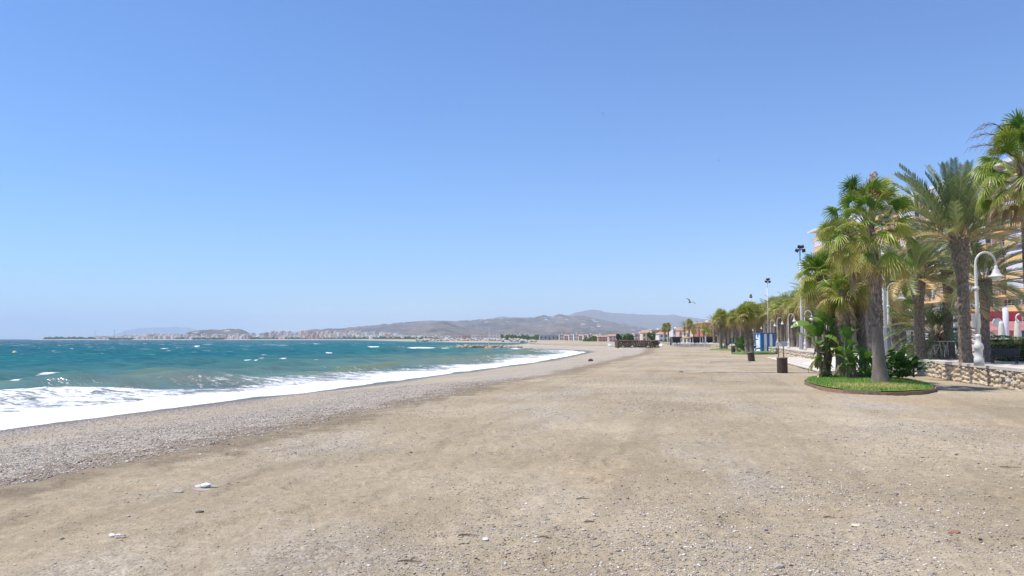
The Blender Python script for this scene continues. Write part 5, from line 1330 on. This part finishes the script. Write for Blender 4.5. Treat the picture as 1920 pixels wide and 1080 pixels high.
# ---- rocks
M_ROCK = simple('pale_breakwater_rock', (.50, .41, .30), (.24, .18, .13), .9, .9, .5, bscale=3)
rk = random.Random(5); RM = []
for i in range(7):
    mb = MB(); rock(mb, (0, 0, 0), (1.9, 1.4, 1.3), rk); RM.append(mb.build('boulder', M_ROCK))
GB = 'boulders of the low breakwater before the sand spit'; nr = 0
for i in range(95):
    px = 857 + 120 * (i + rk.random()) / 95; Y = 276 + rk.uniform(-3.5, 3.0); s = rk.uniform(.55, 1.05)
    if px > 940: s *= .8
    o = RM[i % 7] if i < 7 else RM[i % 7].copy()
    if i >= 7: col.objects.link(o)
    o.location = (xat(px, Y), Y, SEA + .25 + rk.random() * .95 * (1 if px < 945 else .6)); o.rotation_euler = (rk.uniform(-.4, .4), rk.uniform(-.4, .4), rk.random() * 6.28); o.scale = (s, s, s)
    side = 'seaward left half' if px < 915 else 'right half'
    tag(o, 'pale boulder in the %s of the low breakwater joined to the sand spit' % side, 'boulder', GB + ', ' + side)
for px in (737, 742, 749, 756, 838, 846):
    o = RM[0].copy(); col.objects.link(o); Y = 317; o.location = (xat(px, Y), Y, SEA + .1); o.scale = (.8, .8, .55); tag(o, 'dark wave washed rock barely above the water left of the low breakwater', 'boulder', 'sunken rocks left of the breakwater')
mb = MB()
for i in range(300):
    t = rk.random(); x = 14 + (-118 - 14) * t; y = 688 + (1000 - 688) * t; rock(mb, (x + rk.uniform(-3, 10), y + rk.uniform(-4, 5), SEA + rk.uniform(.2, 3.4)), (rk.uniform(2, 4.2),) * 2 + (rk.uniform(1.6, 2.8),), rk, rk.random() * 6)
M_ROCKW = simple('white_rock', (.66, .60, .52), (.36, .31, .26), .4, .9)
tag(mb.build('rock_bank', M_ROCKW), 'far bank of pale armour rocks along the water before the white buildings', 'rocks', kind='stuff')
mb = MB(); mb.tube([(0, 0, -1), (0, 0, 5.5)], .14, 6); mb.box((0, 0, 5.6), (.5, .5, .5)); o = mb.build('beacon_pole', M_WHITE, None, (xat(917, 279), 279, -.4)); tag(o, 'thin white beacon pole standing on the low breakwater', 'pole')
# buoy
M_YEL = simple('yellow_buoy_paint', (.80, .50, .03), (.7, .42, .03), 3, .5)
r_ = empty('buoy', (xat(28, 175), 175, SEA), 0, 'yellow buoy with a pale top floating at the far left', 'buoy'); lathe_obj('float', [(.1, -.3), (.45, -.1), (.55, .2), (.50, .5), (.35, .72)], M_YEL, r_); lathe_obj('cap', [(.35, .72), (.25, .85), (.05, .9)], M_WHITE, r_)
# ---- stone enclosure, post and white loungers
M_BRS = simple('brown_rubble', (.20, .14, .095), (.085, .06, .042), 1.6, .95, .6)
Y = 192; xa, xb = xat(1158, Y), xat(1234, Y); root = empty('stone_enclosure', (xa, Y, .0), 0, 'low brown rubble enclosure with a sandy top in the middle of the far beach', 'wall'); mb = MB()
z = -.1
while z < 1.45:
    x = 0
    while x < xb - xa:
        w = rk.uniform(.35, .7); rock(mb, (x + w / 2, rk.uniform(-.05, .05), z + .17), (w * 1.1, .6, .4), rk); x += w * .95
    for yy in np.arange(.4, 4.5, .55):
        for x in (0.1, xb - xa - .1): rock(mb, (x, yy, z + .17), (.55, .65, .4), rk)
    z += .30
mb.build('rubble_wall', M_BRS, root); mb = MB(); mb.box(((xb - xa) / 2, 2.3, 1.30), (xb - xa - .3, 4.4, .16)); mb.build('sandy_top', simple('packed_sand', (.50, .38, .26), (.40, .30, .20), 2, .9), root)
for x in (1.2, 3.4, 7.2): mb = MB(); rock(mb, (0, 0, .18), (.7, .4, .38), rk); o = mb.build('pale_stone', M_ROCKW, None, (xa + x, Y - .6, 0)); tag(o, 'pale block lying at the foot of the brown stone enclosure', 'stone', 'pale blocks before the brown enclosure')
root = empty('wooden_post', (xat(1158.5, 190), 190, 0), 0, 'dark post with a bulky black head at the left corner of the brown enclosure', 'post'); mb = MB(); mb.tube([(0, 0, -.2), (0, 0, 1.9)], [.3, .22], 8); mb.build('pole', M_BRS, root)
mb = MB(); rock(mb, (0, 0, 2.6), (1.05, .9, 1.7), rk); mb.lathe([(.38, 1.95), (.42, 2.2), (.42, 3.0), (.3, 3.2)], (0, 0, 0), 10); mb.build('head', simple('black_wrap', (.03, .02, .022), None, 5, .8), root)
def make_lounger():
    r_ = empty('sun_lounger', (0, 0, 0), 0, 'x', 'sun lounger'); mb = MB(); mb.box((0, 0, .34), (1.9, .65, .06)); mb.build('seat', M_WHITE, r_)
    for x in (-.8, .8):
        for y in (-.28, .28): mb = MB(); mb.box((x, y, .16), (.06, .06, .32)); mb.build('leg', M_WHITE, r_)
    mb = MB(); mb.box((.75, 0, .58), (.65, .65, .05), 0, 0, Matrix.Rotation(-.8, 3, 'Y')); mb.build('backrest', M_WHITE, r_); return r_
lg = make_lounger()
for i, (px, Y, z, lb) in enumerate([(1144, 196, 0, 'left white sun lounger beside the brown enclosure'), (1150, 197, 0, 'middle white sun lounger beside the brown enclosure'), (1154.5, 194, 0, 'white sun lounger closest to the brown enclosure'), (1236, 190, 0, 'white sun lounger at the right corner of the brown enclosure')]):
    o = lg if i == 0 else copy_tree(lg); o.location = (xat(px, Y), Y, 0.02); o.rotation_euler = (0, 0, rk.random() * 3); tag(o, lb, 'sun lounger', 'white sun loungers by the brown enclosure')
# ---- terrace: chairs, tables, canopy
def make_chair():
    r_ = empty('terrace_chair', (0, 0, 0), 0, 'x', 'chair'); mb = MB(); mb.box((0, 0, .45), (.5, .5, .05)); mb.build('seat', M_WHITE, r_); mb = MB(); mb.box((0, .24, .72), (.5, .05, .5)); mb.build('backrest', M_WHITE, r_)
    for x in (-.21, .21):
        for y in (-.21, .21): mb = MB(); mb.box((x, y, .22), (.05, .05, .44)); mb.build('leg', M_WHITE, r_)
    return r_
def make_table():
    r_ = empty('terrace_table', (0, 0, 0), 0, 'x', 'table'); mb = MB(); mb.box((0, 0, .75), (.9, .9, .05)); mb.build('tabletop', M_WHITE, r_); mb = MB(); mb.tube([(0, 0, 0), (0, 0, .74)], .06, 8); mb.tube([(0, 0, 0), (0, 0, .05)], .3, 10); mb.build('pedestal', M_WHITE, r_); return r_
ch, tb = make_chair(), make_table(); ci = 0; ti = 0
for row_, Y in enumerate((196, 203, 211)):
    for k in range(8):
        px = 1268 + k * 9.2 + row_ * 2.5; x = xat(px, Y); o = tb if ti == 0 else copy_tree(tb); ti += 1; o.location = (x, Y, .08); tag(o, 'white table of the beach terrace under the palm clump, ' + ('front', 'middle', 'back')[row_] + ' row', 'table', 'white tables of the beach terrace, ' + ('front', 'middle', 'back')[row_] + ' row')
        for dx, dy, rz in ((-.75, 0, PI / 2), (.75, 0, -PI / 2)):
            o = ch if ci == 0 else copy_tree(ch); ci += 1; o.location = (x + dx, Y + dy, .08); o.rotation_euler = (0, 0, rz + rk.uniform(-.3, .3)); tag(o, 'white chair of the beach terrace under the palm clump, ' + ('front', 'middle', 'back')[row_] + ' row', 'chair', 'white chairs of the beach terrace, ' + ('front', 'middle', 'back')[row_] + ' row')
M_DCV = simple('dark_canopy', (.06, .06, .07), (.035, .035, .04), 3, .8)
for px, w, Y, lb in ((1333, 5.0, 214, 'dark flat canopy on white posts at the right end of the beach terrace'), (1309, 3.6, 222, 'dark flat canopy on white posts in the middle of the beach terrace'), (1268, 3.0, 226, 'dark flat canopy on white posts at the left end of the beach terrace')):
    r_ = empty('terrace_canopy', (xat(px, Y), Y, .1), 0, lb, 'canopy', 'dark canopies over the beach terrace'); mb = MB(); mb.box((0, 0, 2.45), (w, 3, .14)); mb.box((0, -1.5, 2.2), (w, .05, .4)); mb.build('roof', M_DCV, r_)
    mb = MB(); mb.box((0, 1.5, 1.2), (w, .08, 2.3)); mb.build('screen', M_DCV, r_)
    for a in (-1, 1):
        for b_ in (-1.45, 1.45): mb = MB(); mb.box((a * w / 2, b_, 1.2), (.14, .14, 2.4)); mb.build('post', M_WHITE, r_)
r_ = empty('straw_parasol', (xat(1286, 205), 205, .1), 0, 'round straw parasol at the left side of the beach terrace', 'parasol'); lathe_obj('canopy', [(1.5, 1.9), (1.0, 2.25), (.5, 2.55), (.05, 2.8)], simple('straw', (.42, .32, .18), (.28, .2, .1), 8, .9), r_); mb = MB(); mb.tube([(0, 0, 0), (0, 0, 2.5)], .06, 6); mb.build('pole', M_TIMD, r_)
for px, Y, lb in ((1323, 200, 'white panel post standing before the terrace tables, right of the palm clump'), (1252, 250, 'white post at the foot of the lone palm pair')):
    mb = MB(); mb.box((0, 0, 1.3), (.3, .2, 2.6)); mb.box((0, 0, 2.65), (.4, .26, .1)); o = mb.build('white_post', M_WHITE, None, (xat(px, Y), Y, 0)); tag(o, lb, 'post')

# ---- birds
M_FEATH = simple('gull_grey', (.32, .32, .33), (.16, .16, .17), 4, .7)
def gull(px, py, Y, s, label, bank=.5, m=None):
    r_ = empty('seagull', (xat(px, Y, zat(py, Y)), Y, zat(py, Y)), .3, label, 'bird'); r_.scale = (s, s, s); r_.rotation_euler = (0, bank, .4)
    mb = MB(); mb.tube([(0, -.24, 0), (0, -.20, .01), (0, -.12, .01), (0, .03, 0), (0, .17, 0), (0, .30, .0)], [.008, .035, .04, .07, .045, .015], 8); b_ = mb.build('body', m or M_FEATH, r_, None, True)
    for sg in (-1, 1):
        mb = MB(); P = [(0, .04, .03, .11), (.22, -.02, .16, .10), (.42, .0, .18, .07), (.62, .09, .13, .01)]; k = []
        for x, y, z, c in P: k.append(mb.pts([(sg * x, y - c, z), (sg * x, y, z + .012), (sg * x, y + c, z - .004)]))
        for a, b2 in zip(k[:-1], k[1:]): mb.face((a, b2, b2 + 1, a + 1)); mb.face((a + 1, b2 + 1, b2 + 2, a + 2))
        mb.build('wing', m or M_FEATH, r_)
gull(1294, 567, 55, .78, 'seagull gliding low over the far end of the beach', .45)
gull(1131, 214, 160, .8, 'tiny distant bird high over the middle of the beach', .2)
gull(1348, 301, 160, .9, 'tiny distant bird high above the far palms', -.3)

# ---- stones and litter on the sand
def at_ground(px, py):
    x, y = gp(px, py, 0)
    for _ in range(3): x, y = gp(px, py, zland(x, y))
    return x, y, zland(x, y)
M_WST = simple('white_stone', (.80, .77, .74), (.62, .58, .55), 6, .7, .2); M_GST = simple('sand_grey_stone', (.44, .38, .31), (.30, .26, .21), 8, .9, .3); M_BRK = simple('worn_brick', (.42, .20, .14), (.30, .15, .10), 20, .9, .3)
def stone(px, py, d, m, name, label, cat='stone', group=None, rz=0):
    x, y, z = at_ground(px, py); mb = MB(); rock(mb, (0, 0, 0), d, rk, rz); o = mb.build(name, m, None, (x, y, z + d[2] * .12)); tag(o, label, cat, group)
stone(386, 911, (.17, .22, .075), M_WST, 'flat_stone', 'brightest white flat stone on the sand at the lower left', rz=.3)
stone(374, 912, (.12, .2, .06), simple('pinkish_stone', (.62, .53, .48), None, 6, .8), 'flat_stone', 'pinkish flat stone touching the left side of the brightest white one')
stone(373, 919, (.18, .13, .05), M_GST, 'flat_stone', 'sand coloured flat slab just below the white stone')
stone(386, 920, (.20, .12, .05), M_GST, 'flat_stone', 'grey flat slab under the right side of the white stone')
stone(402, 913, (.13, .1, .045), M_GST, 'flat_stone', 'small dark edged slab right of the white stone')
stone(334, 923, (.14, .1, .05), M_GST, 'flat_stone', 'sand coloured slab a little left of the white stone group')
stone(375, 960, (.10, .06, .03), M_IRON, 'dark_stone', 'long dark stone on the sand below the white stone group')
stone(1790, 1000, (.13, .08, .06), M_BRK, 'brick_fragment', 'worn red brick fragment on the gravel at the lower right', 'brick')
stone(910, 1012, (.07, .06, .035), M_WST, 'pale_stone', 'small pale stone near the lower middle of the sand')
stone(1606, 986, (.11, .08, .04), simple('yellowish_stone', (.66, .56, .40), None, 6, .8), 'pale_stone', 'small yellowish stone on the orange tinted sand at the right')
stone(1460, 1064, (.12, .1, .06), M_GST, 'round_stone', 'rounded grey stone close to the bottom edge, right of centre')
stone(1277, 698, (.3, .2, .12), M_IRON, 'dark_stone', 'tiny dark stone far out at the left end of the long kerb')
stone(1108, 676.5, (.55, .3, .5), simple('brown_rock', (.12, .07, .06), None, 5, .9), 'beach_rock', 'lone reddish dark rock on the sand right of the surf tip')
for j in range(14):
    x, y, z = at_ground(217 + rk.uniform(-14, 16), 1005 + rk.uniform(-4, 5)); mb = MB(); s = rk.uniform(.02, .045); rock(mb, (0, 0, 0), (s * 1.3, s, s * .8), rk); o = mb.build('pebble', M_GST if j % 2 else M_WST, None, (x, y, z + .005)); tag(o, 'pebble of the small loose heap near the lower left corner', 'pebble', 'pebbles of the small heap at the lower left')
M_STK = simple('driftwood', (.24, .18, .12), (.13, .09, .06), 20, .9)
for px, py, ln, rz, lb in ((1093, 936, .18, .2, 'curved brown driftwood stick right of the centre foreground'), (768, 1054, .22, 0, 'thin driftwood twig near the bottom edge, left of centre'), (876, 1005, .2, .1, 'short dark twig above the pale stone near the lower middle'),
        (1023, 1009, .15, -.2, 'short crooked twig right of the pale stone near the lower middle'), (1105, 982, .13, .3, 'small dark wood chip below the curved driftwood stick'), (1555, 972, .13, 0, 'small dark wood chip on the orange tinted sand'), (1888, 877, .4, -.15, 'slim stick lying near the right edge of the gravel')):
    x, y, z = at_ground(px, py); mb = MB(); pts = [(ln * (t - .5), .02 * math.sin(t * 5), .008 + .006 * math.sin(t * 3.1)) for t in np.linspace(0, 1, 7)]; mb.tube(pts, [.004, .007, .008, .007, .006, .005, .003], 6)
    if ln > .2: mb.tube([pts[3], (pts[3][0] + .04, pts[3][1] + .04, pts[3][2] + .02)], [.008, .003], 5)
    o = mb.build('driftwood_stick', M_STK, None, (x, y, z)); o.rotation_euler = (0, 0, rz); tag(o, lb, 'stick')
# loose pebbles, uncountable
def pebble_mat():
    m, nd, lk, b = mat('loose_pebbles'); g = N(nd, 'NewGeometry'); r = ramp(nd, [(0, (.12, .105, .09)), (.12, (.22, .19, .165)), (.3, (.36, .31, .26)), (.62, (.44, .38, .31)), (.76, (.55, .48, .40)), (.84, (.38, .24, .16)), (.92, (.70, .64, .56)), (1, (.84, .80, .74))])
    lk.new(g.outputs['Random Per Island'], r.inputs[0]); lk.new(r.outputs[0], b.inputs['Base Color']); b.inputs['Roughness'].default_value = .8; return m
rs = np.random.RandomState(9); NP = 420000
th = np.radians(rs.uniform(-36, 36, NP)); rr_ = 5.8 * (46 / 5.8) ** rs.rand(NP); x = rr_ * np.sin(th); y = rr_ * np.cos(th); s = sdist(x, y)
g1 = fbm(x * .22 + 3, y * .13 + 1, 61, 4); dens = np.where(s < 17, np.where(s < .8, 0, .85 - .5 * sstep(5, 6.5, s) * sstep(11, 9.5, s)), np.clip(.26 + g1 * 3.4, .07, .9))
dens = np.where(s < 17, dens, dens * np.clip(.45 + (x + 6) * .035, .2, 1)); ok = rs.rand(NP) < dens; x, y, s, rr_ = x[ok], y[ok], s[ok], rr_[ok]; n = len(x)
z = zland_s(x, y, s) + micro(x, y, s, rr_); sz = np.exp(rs.randn(n) * .45) * np.where(s < 17, .0105, .0070) * (1 + rr_ / 60); sz = np.minimum(sz, .035)
base = np.array([(1, 0, 0), (-1, 0, 0), (0, 1, 0), (0, -1, 0), (0, 0, 1), (0, 0, -1)], float)
V = base[None] * (sz[:, None, None] * np.array([1.0, .75, .5])) * rs.uniform(.7, 1.3, (n, 6, 1)); a = rs.rand(n) * 6.28; ca, sa = np.cos(a)[:, None], np.sin(a)[:, None]
V = np.stack([V[..., 0] * ca - V[..., 1] * sa, V[..., 0] * sa + V[..., 1] * ca, V[..., 2]], -1) + np.stack([x, y, z + sz * .12], -1)[:, None, :]
tri = np.array([(0, 2, 4), (2, 1, 4), (1, 3, 4), (3, 0, 4), (2, 0, 5), (1, 2, 5), (3, 1, 5), (0, 3, 5)]); Fq = (tri[None] + (np.arange(n) * 6)[:, None, None]).reshape(-1)
me = bpy.data.meshes.new('pebbles'); me.vertices.add(n * 6); me.vertices.foreach_set('co', V.astype(np.float32).ravel()); me.loops.add(len(Fq)); me.loops.foreach_set('vertex_index', Fq.astype(np.int32))
me.polygons.add(n * 8); me.polygons.foreach_set('loop_start', np.arange(0, len(Fq), 3, dtype=np.int32)); me.polygons.foreach_set('loop_total', np.full(n * 8, 3, np.int32)); me.update(calc_edges=True); me.materials.append(pebble_mat())
tag(meshobj('pebbles', me), 'loose pebbles strewn over the sand', 'pebbles', kind='stuff')
# ------------------------------------------------------------------ haze
hm = bpy.data.materials.new('haze_air'); hm.use_nodes = True; hn = hm.node_tree
hn.nodes.remove(hn.nodes['Principled BSDF'])
pv = hn.nodes.new('ShaderNodeVolumePrincipled'); pv.inputs['Color'].default_value = (.72, .84, 1.0, 1); pv.inputs['Density'].default_value = 9.0e-5
pv.inputs['Anisotropy'].default_value = .0
hn.links.new(pv.outputs[0], hn.nodes['Material Output'].inputs['Volume'])
mb = MB(); mb.box((0, 0, 0), (44000, 36000, 540)); hz = mb.build('haze', hm, None, (0, 2000, 540 / 2 - 5.2)); tag(hz, kind='stuff')
